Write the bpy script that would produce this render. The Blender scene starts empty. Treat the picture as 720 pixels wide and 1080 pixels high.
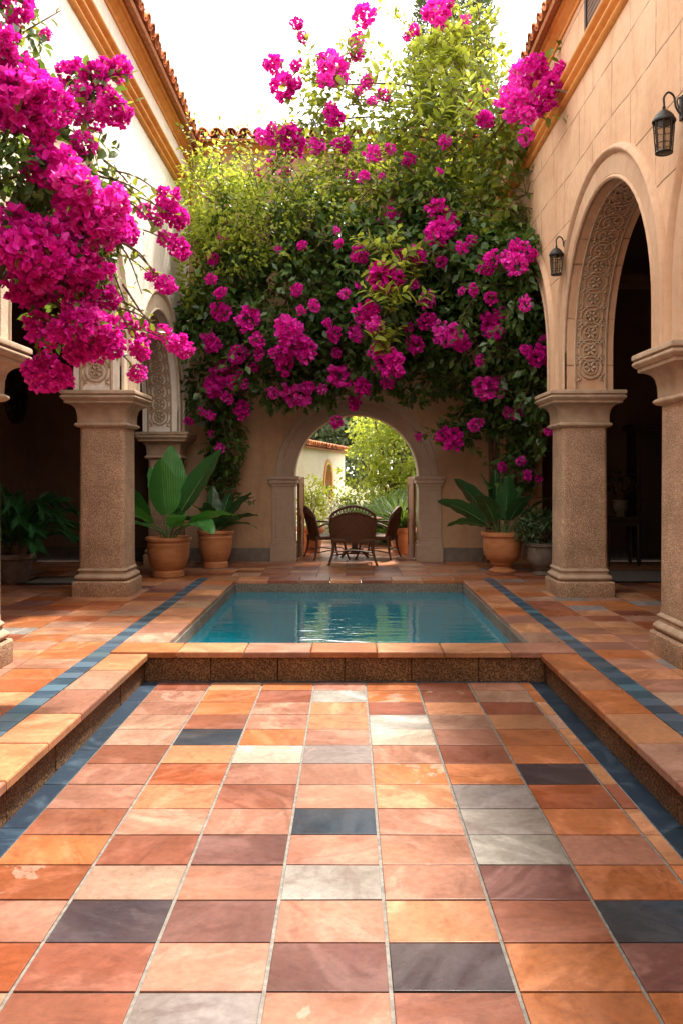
import bpy, bmesh, math, random
import numpy as np
from mathutils import Vector, Matrix, noise as mnoise

rnd = random.Random(7)
rng = np.random.default_rng(7)
PI = math.pi
scene = bpy.context.scene
COL = scene.collection
EYE = 1.55
LOW = -0.235          # level of the sunken floor


def P(x, y, d):
    """photo pixel + distance -> world point"""
    return Vector(((x - 367) / 900 * d, d, EYE - (y - 500) / 900 * d))


# ------------------------------------------------------------------ helpers
def link(o, parent=None):
    COL.objects.link(o)
    if parent is not None:
        o.parent = parent
    return o


def obj(name, bm, mat, parent=None, smooth=None, recalc=True):
    me = bpy.data.meshes.new(name)
    if recalc:
        bmesh.ops.recalc_face_normals(bm, faces=bm.faces)
    bm.to_mesh(me)
    bm.free()
    for m in (mat if isinstance(mat, (list, tuple)) else [mat]):
        me.materials.append(m)
    if smooth is not None:
        me.polygons.foreach_set('use_smooth', [True] * len(me.polygons))
        me.set_sharp_from_angle(angle=math.radians(smooth))
    return link(bpy.data.objects.new(name, me), parent)


def tag(o, label=None, cat=None, group=None, kind=None):
    if label:
        o['label'] = label
    if cat:
        o['category'] = cat
    if group:
        o['group'] = group
    if kind:
        o['kind'] = kind
    return o


def thing(name, label, cat, loc=(0, 0, 0), rz=0, group=None):
    o = bpy.data.objects.new(name, None)
    o.empty_display_size = 0.1
    COL.objects.link(o)
    o.location = loc
    o.rotation_euler = (0, 0, rz)
    return tag(o, label, cat, group)


def dup(root, loc, rz, label, group=None, scale=None):
    r = root.copy()
    COL.objects.link(r)
    r.location = loc
    r.rotation_euler = (0, 0, rz)
    if scale:
        r.scale = scale
    r['label'] = label
    if group:
        r['group'] = group
    for ch in list(root.children):
        c = ch.copy()
        COL.objects.link(c)
        c.parent = r
        for g in list(ch.children):
            d = g.copy()
            COL.objects.link(d)
            d.parent = c
    return r


def box(bm, x0, x1, y0, y1, z0, z1):
    v = [bm.verts.new((x, y, z)) for z in (z0, z1) for y in (y0, y1) for x in (x0, x1)]
    for f in ((0, 1, 3, 2), (4, 6, 7, 5), (0, 4, 5, 1), (2, 3, 7, 6), (0, 2, 6, 4), (1, 5, 7, 3)):
        bm.faces.new([v[i] for i in f])
    return v


def bevbox(bm, x0, x1, y0, y1, z0, z1, b=0.01):
    """box with all edges chamfered"""
    t = bmesh.new()
    box(t, x0, x1, y0, y1, z0, z1)
    bmesh.ops.recalc_face_normals(t, faces=t.faces)
    bmesh.ops.bevel(t, geom=list(t.edges), offset=b, segments=2, affect='EDGES', profile=0.6)
    me = bpy.data.meshes.new('t')
    t.to_mesh(me)
    t.free()
    bm.from_mesh(me)
    bpy.data.meshes.remove(me)


def grid_faces(bm, rows, closed=False):
    """rows: list of lists of bm verts"""
    for a, b in zip(rows[:-1], rows[1:]):
        n = len(a)
        for i in range(n if closed else n - 1):
            j = (i + 1) % n
            try:
                bm.faces.new((a[i], a[j], b[j], b[i]))
            except ValueError:
                pass


def tube(bm, pts, radii, n=6, cap=True):
    pts = [Vector(p) for p in pts]
    if isinstance(radii, (int, float)):
        radii = [radii] * len(pts)
    rows = []
    ref = None
    for i, p in enumerate(pts):
        t = (pts[min(i + 1, len(pts) - 1)] - pts[max(i - 1, 0)])
        if t.length < 1e-9:
            t = Vector((0, 0, 1))
        t.normalize()
        if ref is None:
            ref = t.orthogonal().normalized()
        else:
            ref = (ref - t * ref.dot(t))
            if ref.length < 1e-6:
                ref = t.orthogonal()
            ref.normalize()
        s = t.cross(ref)
        rows.append([bm.verts.new(p + (ref * math.cos(a) + s * math.sin(a)) * radii[i])
                     for a in [2 * PI * k / n for k in range(n)]])
    grid_faces(bm, rows, True)
    if cap:
        bm.faces.new(rows[0][::-1])
        bm.faces.new(rows[-1])


def lathe(bm, prof, n=32, c=(0, 0, 0), wob=0.0):
    rows = []
    for r, z in prof:
        rows.append([bm.verts.new((c[0] + r * (1 + wob * math.sin(3 * a + z * 4)) * math.cos(a), c[1] + r * math.sin(a), c[2] + z))
                     for a in [2 * PI * k / n for k in range(n)]])
    grid_faces(bm, rows, True)
    if prof[0][0] > 1e-4:
        bm.faces.new(rows[0][::-1])
    if prof[-1][0] > 1e-4:
        bm.faces.new(rows[-1])


def sq_ring(h, ch, seg=3):
    """outline of a square of half size h with rounded corners of radius ch"""
    out = []
    for q, (sx, sy) in enumerate(((1, 1), (-1, 1), (-1, -1), (1, -1))):
        for k in range(seg + 1):
            a = PI / 2 * q + PI / 2 * k / seg
            out.append((sx * (h - ch) + ch * math.cos(a), sy * (h - ch) + ch * math.sin(a)))
    return out


def sq_lathe(bm, prof, c=(0, 0), ch=0.02, seg=3):
    rows = []
    for h, z in prof:
        rows.append([bm.verts.new((c[0] + x, c[1] + y, z)) for x, y in sq_ring(h, min(ch, h * 0.9), seg)])
    grid_faces(bm, rows, True)
    bm.faces.new(rows[0][::-1])
    bm.faces.new(rows[-1])


def curve_pts(ctrl, n=12):
    """Catmull-Rom through control points"""
    c = [Vector(p) for p in ctrl]
    c = [c[0] * 2 - c[1]] + c + [c[-1] * 2 - c[-2]]
    out = []
    for i in range(1, len(c) - 2):
        for k in range(n):
            t = k / n
            p0, p1, p2, p3 = c[i - 1], c[i], c[i + 1], c[i + 2]
            out.append(0.5 * ((2 * p1) + (p2 - p0) * t + (2 * p0 - 5 * p1 + 4 * p2 - p3) * t * t + (3 * p1 - p0 - 3 * p2 + p3) * t ** 3))
    out.append(c[-2])
    return out


# ------------------------------------------------------------------ materials
class NT:
    def __init__(self, name):
        self.m = bpy.data.materials.new(name)
        self.m.use_nodes = True
        self.t = self.m.node_tree
        self.t.nodes.clear()
        self.out = self.n('ShaderNodeOutputMaterial')
        self.tc = self.n('ShaderNodeTexCoord')

    def n(self, typ, **kw):
        nd = self.t.nodes.new(typ)
        for k, v in kw.items():
            if k.startswith('i_'):
                nd.inputs[k[2:].replace('_', ' ')].default_value = v
            else:
                setattr(nd, k, v)
        return nd

    def l(self, a, b):
        self.t.links.new(a, b)

    def noise(self, scale, detail=4, rough=0.55, dist=0.0, vec=None):
        nd = self.n('ShaderNodeTexNoise')
        nd.inputs['Scale'].default_value = scale
        nd.inputs['Detail'].default_value = detail
        nd.inputs['Roughness'].default_value = rough
        nd.inputs['Distortion'].default_value = dist
        self.l(vec if vec is not None else self.tc.outputs['Object'], nd.inputs['Vector'])
        return nd

    def ramp(self, fac, stops, interp='LINEAR'):
        nd = self.n('ShaderNodeValToRGB')
        cr = nd.color_ramp
        cr.interpolation = interp
        while len(cr.elements) < len(stops):
            cr.elements.new(0.5)
        for e, (p, c) in zip(cr.elements, stops):
            e.position = p
            e.color = (*c, 1) if len(c) == 3 else c
        self.l(fac, nd.inputs['Fac'])
        return nd

    def mix(self, fac, a, b, blend='MIX'):
        nd = self.n('ShaderNodeMix', data_type='RGBA', blend_type=blend)
        for sock, v in ((nd.inputs[0], fac), (nd.inputs[6], a), (nd.inputs[7], b)):
            if hasattr(v, 'is_output'):
                self.l(v, sock)
            elif isinstance(v, (int, float)):
                sock.default_value = v
            else:
                sock.default_value = (*v, 1) if len(v) == 3 else v
        return nd.outputs[2]

    def math(self, op, a, b=None, clamp=False):
        nd = self.n('ShaderNodeMath', operation=op, use_clamp=clamp)
        for i, v in enumerate((a, b)):
            if v is None:
                continue
            if hasattr(v, 'is_output'):
                self.l(v, nd.inputs[i])
            else:
                nd.inputs[i].default_value = v
        return nd.outputs[0]

    def bump(self, h, strength=0.3, dist=0.01, normal=None):
        nd = self.n('ShaderNodeBump')
        nd.inputs['Strength'].default_value = strength
        nd.inputs['Distance'].default_value = dist
        self.l(h, nd.inputs['Height'])
        if normal is not None:
            self.l(normal, nd.inputs['Normal'])
        return nd.outputs[0]

    def bsdf(self, color, rough=0.6, normal=None, spec=0.4, metal=0.0):
        nd = self.n('ShaderNodeBsdfPrincipled')
        for sock, v in ((nd.inputs['Base Color'], color), (nd.inputs['Roughness'], rough)):
            if hasattr(v, 'is_output'):
                self.l(v, sock)
            elif isinstance(v, (int, float)):
                sock.default_value = v
            else:
                sock.default_value = (*v, 1)
        nd.inputs['Specular IOR Level'].default_value = spec
        nd.inputs['Metallic'].default_value = metal
        if normal is not None:
            self.l(normal, nd.inputs['Normal'])
        return nd

    def done(self, sh):
        self.l(sh.outputs[0] if hasattr(sh, 'outputs') else sh, self.out.inputs['Surface'])
        return self.m


def mat_tile(name, rough=0.34, vein=1.0):
    k = NT(name)
    at = k.n('ShaderNodeAttribute', attribute_name='tcol')
    col, seed = at.outputs['Color'], at.outputs['Alpha']
    off = k.n('ShaderNodeVectorMath', operation='SCALE')
    off.inputs[0].default_value = (13.1, 7.7, 3.3)
    k.l(seed, off.inputs['Scale'])
    v = k.n('ShaderNodeVectorMath', operation='ADD')
    k.l(k.tc.outputs['Object'], v.inputs[0])
    k.l(off.outputs[0], v.inputs[1])
    # every tile has its stone grain turned its own way
    ang = k.math('MULTIPLY', seed, 40.0)
    rot = k.n('ShaderNodeVectorRotate', rotation_type='Z_AXIS')
    k.l(v.outputs[0], rot.inputs['Vector'])
    k.l(ang, rot.inputs['Angle'])
    st = k.n('ShaderNodeMapping')
    st.inputs['Scale'].default_value = (0.8, 1.7, 1)
    k.l(rot.outputs[0], st.inputs['Vector'])
    wn = k.n('ShaderNodeTexWhiteNoise', noise_dimensions='1D')
    k.l(seed, wn.inputs['W'])
    strength = wn.outputs['Value']
    n1 = k.noise(1.7, 6, 0.6, 1.6, st.outputs[0])
    m1 = k.ramp(n1.outputs['Fac'], [(0.50, (0, 0, 0)), (0.60, (1, 1, 1)), (0.72, (0.3, 0.3, 0.3))]).outputs[0]
    f1 = k.math('MULTIPLY', m1, k.math('MULTIPLY', strength, 0.66 * vein))
    c1 = k.mix(f1, col, k.mix(0.10, k.mix(1.0, col, (1.7, 1.75, 1.8), 'MULTIPLY'), (0.46, 0.36, 0.29)))
    n2 = k.noise(2.3, 7, 0.62, 2.2, st.outputs[0])
    m2 = k.ramp(n2.outputs['Fac'], [(0.56, (0, 0, 0)), (0.63, (1, 1, 1))]).outputs[0]
    c2 = k.mix(k.math('MULTIPLY', m2, 0.42 * vein), c1, k.mix(1.0, c1, (0.55, 0.42, 0.42), 'MULTIPLY'))
    # worn lime patches on a few tiles
    n3 = k.noise(3.2, 8, 0.65, 0.5, v.outputs[0])
    m3 = k.ramp(n3.outputs['Fac'], [(0.585, (0, 0, 0)), (0.60, (1, 1, 1))]).outputs[0]
    few = k.math('GREATER_THAN', k.math('FRACT', k.math('MULTIPLY', seed, 97.3)), 0.87)
    c3 = k.mix(k.math('MULTIPLY', k.math('MULTIPLY', m3, few), 0.55 * vein), c2, (0.36, 0.26, 0.20))
    n4 = k.noise(26, 6, 0.7, 0.2, v.outputs[0])
    c4 = k.mix(0.55, c3, k.ramp(n4.outputs['Fac'], [(0.3, (0.55, 0.50, 0.48)), (0.7, (1.28, 1.28, 1.28))]).outputs[0], 'MULTIPLY')
    n6 = k.noise(1.3, 3, 0.5, 0.8, v.outputs[0])
    c4 = k.mix(0.85, c4, k.ramp(n6.outputs['Fac'], [(0.32, (0.66, 0.60, 0.58)), (0.68, (1.20, 1.20, 1.20))]).outputs[0], 'MULTIPLY')
    # small pits
    vo = k.n('ShaderNodeTexVoronoi')
    vo.inputs['Scale'].default_value = 17
    k.l(v.outputs[0], vo.inputs['Vector'])
    pit = k.math('LESS_THAN', vo.outputs['Distance'], 0.07)
    c5 = k.mix(k.math('MULTIPLY', pit, 0.55), c4, (0.10, 0.05, 0.035))
    # tread dirt across tiles
    n5 = k.noise(1.1, 5, 0.6, 0.4)
    c6 = k.mix(k.ramp(n5.outputs['Fac'], [(0.35, (0.16, 0.16, 0.16)), (0.65, (0, 0, 0))]).outputs[0], c5, (0.16, 0.10, 0.07))
    rg = k.ramp(n1.outputs['Fac'], [(0.3, (rough - 0.1,) * 3), (0.7, (rough + 0.2,) * 3)]).outputs[0]
    b = k.bump(n1.outputs['Fac'], 0.25, 0.012)
    b = k.bump(n4.outputs['Fac'], 0.25, 0.004, b)
    return k.done(k.bsdf(c6, rg, b, 0.17))


def mat_grout():
    k = NT('lime grout')
    n = k.noise(30, 5, 0.6)
    n2 = k.noise(1.5, 3)
    c = k.ramp(n.outputs['Fac'], [(0.3, (0.085, 0.078, 0.068)), (0.7, (0.21, 0.195, 0.17))]).outputs[0]
    c = k.mix(k.ramp(n2.outputs['Fac'], [(0.4, (0, 0, 0)), (0.7, (0.6, 0.6, 0.6))]).outputs[0], c, (0.14, 0.12, 0.10))
    return k.done(k.bsdf(c, 0.85, k.bump(n.outputs['Fac'], 0.5, 0.006)))


def mat_granular(name, dark, mid, light, scale=62, rough=0.75, bump=0.6):
    k = NT(name)
    vo = k.n('ShaderNodeTexVoronoi')
    vo.inputs['Scale'].default_value = scale
    k.l(k.tc.outputs['Object'], vo.inputs['Vector'])
    n = k.noise(scale * 1.3, 4, 0.65)
    big = k.noise(2.2, 5, 0.6)
    f = k.math('ADD', k.math('MULTIPLY', vo.outputs['Distance'], 0.7), k.math('MULTIPLY', n.outputs['Fac'], 0.6))
    c = k.ramp(f, [(0.38, dark), (0.58, mid), (0.86, light)]).outputs[0]
    c = k.mix(0.75, c, k.ramp(big.outputs['Fac'], [(0.3, (0.60, 0.54, 0.48)), (0.7, (1.25, 1.2, 1.15))]).outputs[0], 'MULTIPLY')
    return k.done(k.bsdf(c, rough, k.bump(f, bump, 0.008), 0.3))


def mat_plaster(name, c0, c1, joints=None, jcol=(0.2, 0.12, 0.07), rough=0.8, stain=0.35):
    k = NT(name)
    n = k.noise(1.1, 6, 0.62, 0.5)
    n2 = k.noise(9, 7, 0.65)
    n3 = k.noise(60, 4, 0.6)
    # streaks that run down the plaster
    mp = k.n('ShaderNodeMapping')
    mp.inputs['Scale'].default_value = (2.2, 2.2, 0.35)
    k.l(k.tc.outputs['Object'], mp.inputs['Vector'])
    n4 = k.noise(2.0, 6, 0.65, 0.6, mp.outputs[0])
    c = k.ramp(n.outputs['Fac'], [(0.32, c0), (0.68, c1)]).outputs[0]
    c = k.mix(0.5, c, k.ramp(n2.outputs['Fac'], [(0.3, (0.84, 0.81, 0.78)), (0.7, (1.12, 1.12, 1.12))]).outputs[0], 'MULTIPLY')
    c = k.mix(k.math('MULTIPLY', k.ramp(n4.outputs['Fac'], [(0.54, (0, 0, 0)), (0.72, (1, 1, 1))]).outputs[0], stain), c,
              k.mix(1.0, c, (0.62, 0.50, 0.40), 'MULTIPLY'))
    nb = k.bump(n2.outputs['Fac'], 0.55, 0.02)
    nb = k.bump(n3.outputs['Fac'], 0.3, 0.004, nb)
    if joints:
        sx = k.n('ShaderNodeSeparateXYZ')
        k.l(k.tc.outputs['Object'], sx.inputs[0])
        w = k.noise(0.8, 3, 0.5)
        wob = k.math('MULTIPLY', k.math('SUBTRACT', w.outputs['Fac'], 0.5), 0.10)
        cb = k.n('ShaderNodeCombineXYZ')
        k.l(k.math('ADD', sx.outputs['Y'], wob), cb.inputs['X'])
        k.l(k.math('ADD', sx.outputs['Z'], wob), cb.inputs['Y'])
        br = k.n('ShaderNodeTexBrick')
        br.offset = 0.45
        br.inputs['Scale'].default_value = 1.0
        br.inputs['Brick Width'].default_value = joints[0]
        br.inputs['Row Height'].default_value = joints[1]
        br.inputs['Mortar Size'].default_value = 0.011
        br.inputs['Mortar Smooth'].default_value = 0.5
        k.l(cb.outputs[0], br.inputs['Vector'])
        nj = k.noise(3.1, 4, 0.6)
        jm = k.math('MULTIPLY', br.outputs['Fac'], k.ramp(nj.outputs['Fac'], [(0.38, (0.25, 0.25, 0.25)), (0.56, (1, 1, 1))]).outputs[0])
        c = k.mix(k.math('MULTIPLY', jm, 0.85), c, jcol)
        nb = k.bump(k.math('SUBTRACT', 1.0, jm), 0.6, 0.012, nb)
    return k.done(k.bsdf(c, rough, nb, 0.25))


def mat_leaf(name, c0, c1, trans=0.35, tcol=(0.25, 0.36, 0.03), rough=0.42, spec=0.4):
    k = NT(name)
    at = k.n('ShaderNodeAttribute', attribute_name='lv')
    n = k.noise(1.1, 3)
    f = k.math('ADD', k.math('MULTIPLY', at.outputs['Fac'], 0.65), k.math('MULTIPLY', n.outputs['Fac'], 0.4), True)
    c = k.ramp(f, [(0.15, c0), (0.85, c1)]).outputs[0]
    b = k.bsdf(c, rough, None, spec)
    t = k.n('ShaderNodeBsdfTranslucent')
    k.l(k.mix(0.6, c, tcol), t.inputs['Color'])
    mx = k.n('ShaderNodeMixShader')
    mx.inputs[0].default_value = trans
    k.l(b.outputs[0], mx.inputs[1])
    k.l(t.outputs[0], mx.inputs[2])
    return k.done(mx)


def mat_bract(name):
    k = NT(name)
    oi = k.n('ShaderNodeObjectInfo')
    at = k.n('ShaderNodeAttribute', attribute_name='lv')
    f = k.math('ADD', k.math('MULTIPLY', at.outputs['Fac'], 0.55), k.math('MULTIPLY', oi.outputs['Random'], 0.45))
    c = k.ramp(f, [(0.08, (0.42, 0.004, 0.19)), (0.45, (0.76, 0.012, 0.42)), (0.72, (0.88, 0.05, 0.58)), (0.97, (0.93, 0.22, 0.74))]).outputs[0]
    b = k.bsdf(c, 0.55, None, 0.2)
    t = k.n('ShaderNodeBsdfTranslucent')
    k.l(k.mix(0.3, c, (0.95, 0.03, 0.50)), t.inputs['Color'])
    mx = k.n('ShaderNodeMixShader')
    mx.inputs[0].default_value = 0.34
    k.l(b.outputs[0], mx.inputs[1])
    k.l(t.outputs[0], mx.inputs[2])
    return k.done(mx)


def mat_simple(name, c0, c1, scale=6, rough=0.6, bump=0.3, bdist=0.005, spec=0.3, metal=0.0, stretch=None, dist=0.0):
    k = NT(name)
    vec = None
    if stretch:
        mp = k.n('ShaderNodeMapping')
        mp.inputs['Scale'].default_value = stretch
        k.l(k.tc.outputs['Object'], mp.inputs['Vector'])
        vec = mp.outputs[0]
    n = k.noise(scale, 6, 0.62, dist, vec)
    c = k.ramp(n.outputs['Fac'], [(0.3, c0), (0.7, c1)]).outputs[0]
    return k.done(k.bsdf(c, rough, k.bump(n.outputs['Fac'], bump, bdist), spec, metal))


def mat_blue():
    k = NT('blue glazed tile')
    at = k.n('ShaderNodeAttribute', attribute_name='tcol')
    n = k.noise(3.5, 6, 0.6, 1.5)
    n2 = k.noise(40, 3)
    c = k.mix(k.ramp(n.outputs['Fac'], [(0.5, (0, 0, 0)), (0.75, (0.5, 0.5, 0.5))]).outputs[0], at.outputs['Color'], (0.08, 0.125, 0.165))
    return k.done(k.bsdf(c, 0.38, k.bump(n2.outputs['Fac'], 0.3, 0.004), 0.4))


def mat_water():
    k = NT('pool water')
    mp = k.n('ShaderNodeMapping')
    mp.inputs['Scale'].default_value = (0.8, 2.2, 1)
    k.l(k.tc.outputs['Object'], mp.inputs['Vector'])
    n = k.noise(2.0, 3, 0.5, 0.6, mp.outputs[0])
    n2 = k.noise(7, 3, 0.5, 0.2, mp.outputs[0])
    nb = k.bump(n.outputs['Fac'], 0.12, 0.05)
    nb = k.bump(n2.outputs['Fac'], 0.07, 0.02, nb)
    fr = k.n('ShaderNodeFresnel')
    fr.inputs['IOR'].default_value = 1.33
    k.l(nb, fr.inputs['Normal'])
    tr = k.n('ShaderNodeBsdfTransparent')
    tr.inputs['Color'].default_value = (0.55, 0.88, 0.92, 1)
    gl = k.n('ShaderNodeBsdfGlossy')
    gl.inputs['Roughness'].default_value = 0.015
    k.l(nb, gl.inputs['Normal'])
    df = k.n('ShaderNodeBsdfDiffuse')
    df.inputs['Color'].default_value = (0.005, 0.30, 0.42, 1)      # light scattered back inside the water
    body = k.n('ShaderNodeMixShader')
    body.inputs[0].default_value = 0.72
    k.l(tr.outputs[0], body.inputs[1])
    k.l(df.outputs[0], body.inputs[2])
    mx = k.n('ShaderNodeMixShader')
    k.l(k.math('MULTIPLY', fr.outputs[0], 0.6), mx.inputs[0])
    k.l(body.outputs[0], mx.inputs[1])
    k.l(gl.outputs[0], mx.inputs[2])
    return k.done(mx)


def mat_glass():
    k = NT('lantern glass')
    fr = k.n('ShaderNodeFresnel')
    tr = k.n('ShaderNodeBsdfTransparent')
    tr.inputs['Color'].default_value = (0.62, 0.58, 0.5, 1)
    gl = k.n('ShaderNodeBsdfGlossy')
    gl.inputs['Roughness'].default_value = 0.12
    mx = k.n('ShaderNodeMixShader')
    k.l(fr.outputs[0], mx.inputs[0])
    k.l(tr.outputs[0], mx.inputs[1])
    k.l(gl.outputs[0], mx.inputs[2])
    return k.done(mx)


def mat_attr(name, rough=0.6, scale=18, spec=0.3):
    k = NT(name)
    at = k.n('ShaderNodeAttribute', attribute_name='tcol')
    n = k.noise(scale, 6, 0.65)
    c = k.mix(0.7, at.outputs['Color'], k.ramp(n.outputs['Fac'], [(0.3, (0.55, 0.5, 0.48)), (0.7, (1.3, 1.3, 1.3))]).outputs[0], 'MULTIPLY')
    return k.done(k.bsdf(c, rough, k.bump(n.outputs['Fac'], 0.4, 0.006), spec))


MT = mat_tile('terracotta and sandstone tile')
MTF = mat_tile('terrace tile', 0.36, 0.8)
MG = mat_grout()
MBLUE = mat_blue()
MSTONE = mat_granular('speckled column stone', (0.11, 0.065, 0.038), (0.32, 0.20, 0.128), (0.58, 0.41, 0.28), 100)
MCAP = mat_simple('carved capital stone', (0.30, 0.20, 0.13), (0.46, 0.33, 0.225), 7, 0.75, 0.5, 0.006)
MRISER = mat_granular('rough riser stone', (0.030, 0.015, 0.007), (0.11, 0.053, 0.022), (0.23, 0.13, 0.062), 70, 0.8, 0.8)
MPOOLEDGE = mat_granular('grey pool edge stone', (0.06, 0.05, 0.042), (0.13, 0.112, 0.092), (0.24, 0.21, 0.175), 60, 0.8, 0.8)
MPOOL = mat_simple('teal pool plaster', (0.012, 0.26, 0.36), (0.02, 0.34, 0.45), 2.5, 0.6, 0.1)
MWALLR = mat_plaster('peach plaster', (0.58, 0.355, 0.215), (0.70, 0.465, 0.30), (1.25, 0.58), (0.22, 0.12, 0.06))
MWALLL = mat_plaster('plaster paled for sunlight', (0.80, 0.73, 0.62), (0.86, 0.80, 0.71), None)  # whiter than the right wall: strong sunlight put into the base colour
MARCH = mat_plaster('peach arch stone', (0.50, 0.32, 0.20), (0.60, 0.41, 0.275), None)
MARCHL = mat_plaster('cream arch stone', (0.60, 0.48, 0.35), (0.70, 0.58, 0.44), None)
MBACK = mat_plaster('tan plaster', (0.37, 0.23, 0.135), (0.46, 0.295, 0.175), None)
MSURR = mat_plaster('door surround stone', (0.33, 0.245, 0.18), (0.41, 0.305, 0.23), None)
MGAL = mat_plaster('shade-painted gallery plaster', (0.085, 0.046, 0.028), (0.12, 0.068, 0.042), None)  # darkness of the shaded galleries put into the plaster colour
MCARVE = mat_simple('carved sandstone', (0.36, 0.25, 0.16), (0.52, 0.38, 0.26), 12, 0.8, 0.5, 0.006)
MOCHRE = mat_simple('ochre painted moulding', (0.58, 0.23, 0.05), (0.72, 0.34, 0.10), 5, 0.65, 0.4, 0.006)
MROOF = mat_attr('clay roof tile', 0.75)
MSKIRT = mat_simple('grey skirting stone', (0.12, 0.10, 0.085), (0.20, 0.17, 0.14), 8, 0.7, 0.4)
MIRON = mat_simple('black iron', (0.012, 0.011, 0.010), (0.035, 0.032, 0.03), 20, 0.45, 0.3, 0.003, 0.5, 0.6)
MGLASS = mat_glass()
MWOODD = mat_simple('dark stained wood', (0.012, 0.007, 0.004), (0.035, 0.018, 0.010), 4, 0.5, 0.3, 0.004, 0.4, 0, (1, 1, 0.15))
MDOOR = mat_simple('oiled door wood', (0.13, 0.045, 0.014), (0.22, 0.085, 0.028), 5, 0.6, 0.3, 0.004, 0.2, 0, (2, 2, 0.15), 1.0)
MRATTAN = mat_simple('brown rattan', (0.045, 0.018, 0.008), (0.14, 0.060, 0.028), 60, 0.55, 0.6, 0.006)
MPOT = mat_simple('terracotta pot', (0.34, 0.125, 0.045), (0.50, 0.21, 0.085), 4, 0.62, 0.3, 0.006, 0.35, 0, (1, 1, 3))
MPOTG = mat_simple('grey stone pot', (0.11, 0.09, 0.07), (0.20, 0.16, 0.125), 9, 0.8, 0.5, 0.008)
MSOIL = mat_simple('soil', (0.02, 0.012, 0.008), (0.05, 0.03, 0.02), 30, 0.95, 0.8, 0.02)
MBARK = mat_simple('vine bark', (0.07, 0.045, 0.028), (0.16, 0.11, 0.07), 14, 0.85, 0.6, 0.01)
MLDARK = mat_leaf('deep green leaf', (0.014, 0.050, 0.014), (0.095, 0.175, 0.040), 0.32, (0.25, 0.36, 0.03), 0.36, 0.5)
MLMID = mat_leaf('mid green leaf', (0.035, 0.085, 0.012), (0.19, 0.25, 0.035), 0.45, (0.46, 0.48, 0.04))
MLYEL = mat_leaf('yellow green leaf', (0.10, 0.17, 0.02), (0.36, 0.43, 0.06), 0.5, (0.66, 0.70, 0.07))  # on the court climbers this pale tone stands in for sunlit leaves
MLBIG = mat_leaf('glossy big leaf', (0.012, 0.075, 0.022), (0.040, 0.16, 0.040), 0.22, (0.10, 0.32, 0.03), 0.33, 0.5)
MLPALM = mat_leaf('palm leaf', (0.015, 0.10, 0.035), (0.06, 0.24, 0.07), 0.2, (0.06, 0.3, 0.05), 0.4)
MSTALK = mat_simple('green stalk', (0.05, 0.11, 0.03), (0.10, 0.17, 0.05), 10, 0.5, 0.2)
MRIB = mat_simple('pale leaf rib', (0.10, 0.22, 0.06), (0.16, 0.30, 0.09), 10, 0.5, 0.1)
MLGREY = mat_leaf('grey green leaf', (0.06, 0.09, 0.04), (0.16, 0.19, 0.09), 0.3, (0.25, 0.30, 0.08))
MLCYP = mat_leaf('cypress needle', (0.030, 0.055, 0.022), (0.085, 0.115, 0.045), 0.25, (0.2, 0.25, 0.05))
MBRACT = mat_bract('magenta bract')
MGROUND = mat_simple('garden soil and grass', (0.06, 0.07, 0.02), (0.17, 0.14, 0.06), 1.5, 0.95, 0.8, 0.05)
MMAT = mat_simple('grey woven mat', (0.10, 0.085, 0.075), (0.20, 0.17, 0.155), 40, 0.9, 0.6, 0.006)
MMATD = mat_simple('dark mat border', (0.015, 0.012, 0.010), (0.03, 0.025, 0.02), 40, 0.9, 0.6, 0.006)
MGBUILD = mat_plaster('white garden wall plaster', (0.74, 0.64, 0.50), (0.82, 0.74, 0.62), None)

# ------------------------------------------------------------------ tiled floors
C = dict(
    O=(0.345, 0.118, 0.040), L=(0.39, 0.180, 0.088), D=(0.25, 0.065, 0.021), T=(0.205, 0.066, 0.036), P=(0.295, 0.140, 0.092),
    Z=(0.255, 0.165, 0.118), S=(0.335, 0.20, 0.135), W=(0.39, 0.315, 0.25), G=(0.265, 0.245, 0.22), N=(0.009, 0.026, 0.044), M=(0.125, 0.051, 0.042),
    K=(0.042, 0.030, 0.036), Y=(0.20, 0.18, 0.17))


def jit(c, a=0.10):
    f = 1 + rnd.uniform(-a, a)
    return tuple(max(0.0, v * f * (1 + rnd.uniform(-a, a) * 0.4)) for v in c)


def tilebox(bm, lay, x0, x1, y0, y1, z0, z1, b, col, mi=0, tilt=0.0011):
    seed = rnd.random()
    dz = [rnd.uniform(-tilt, tilt) for _ in range(4)]
    cs = ((x0, y0), (x1, y0), (x1, y1), (x0, y1))
    ci = ((x0 + b, y0 + b), (x1 - b, y0 + b), (x1 - b, y1 - b), (x0 + b, y1 - b))
    A = [bm.verts.new((x, y, z0)) for x, y in cs]
    B = [bm.verts.new((x, y, z1 - b * 0.8 + d)) for (x, y), d in zip(cs, dz)]
    ch = b * 0.3
    Cc = [bm.verts.new((x + (i[0] - x) * .4, y + (i[1] - y) * .4, z1 - ch * 0.7 + d)) for (x, y), i, d in zip(cs, ci, dz)]
    D = [bm.verts.new((x, y, z1 + d)) for (x, y), d in zip(ci, dz)]
    fs = [bm.faces.new(D), bm.faces.new(A[::-1])]
    for p, q in ((A, B), (B, Cc), (Cc, D)):
        for i in range(4):
            j = (i + 1) % 4
            fs.append(bm.faces.new((p[i], p[j], q[j], q[i])))
    for f in fs:
        f.material_index = mi
        for lp in f.loops:
            lp[lay] = (*col, seed)


def edges(a, b, step):
    n = max(1, round((b - a) / step))
    return [a + (b - a) * i / n for i in range(n + 1)]


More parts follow.
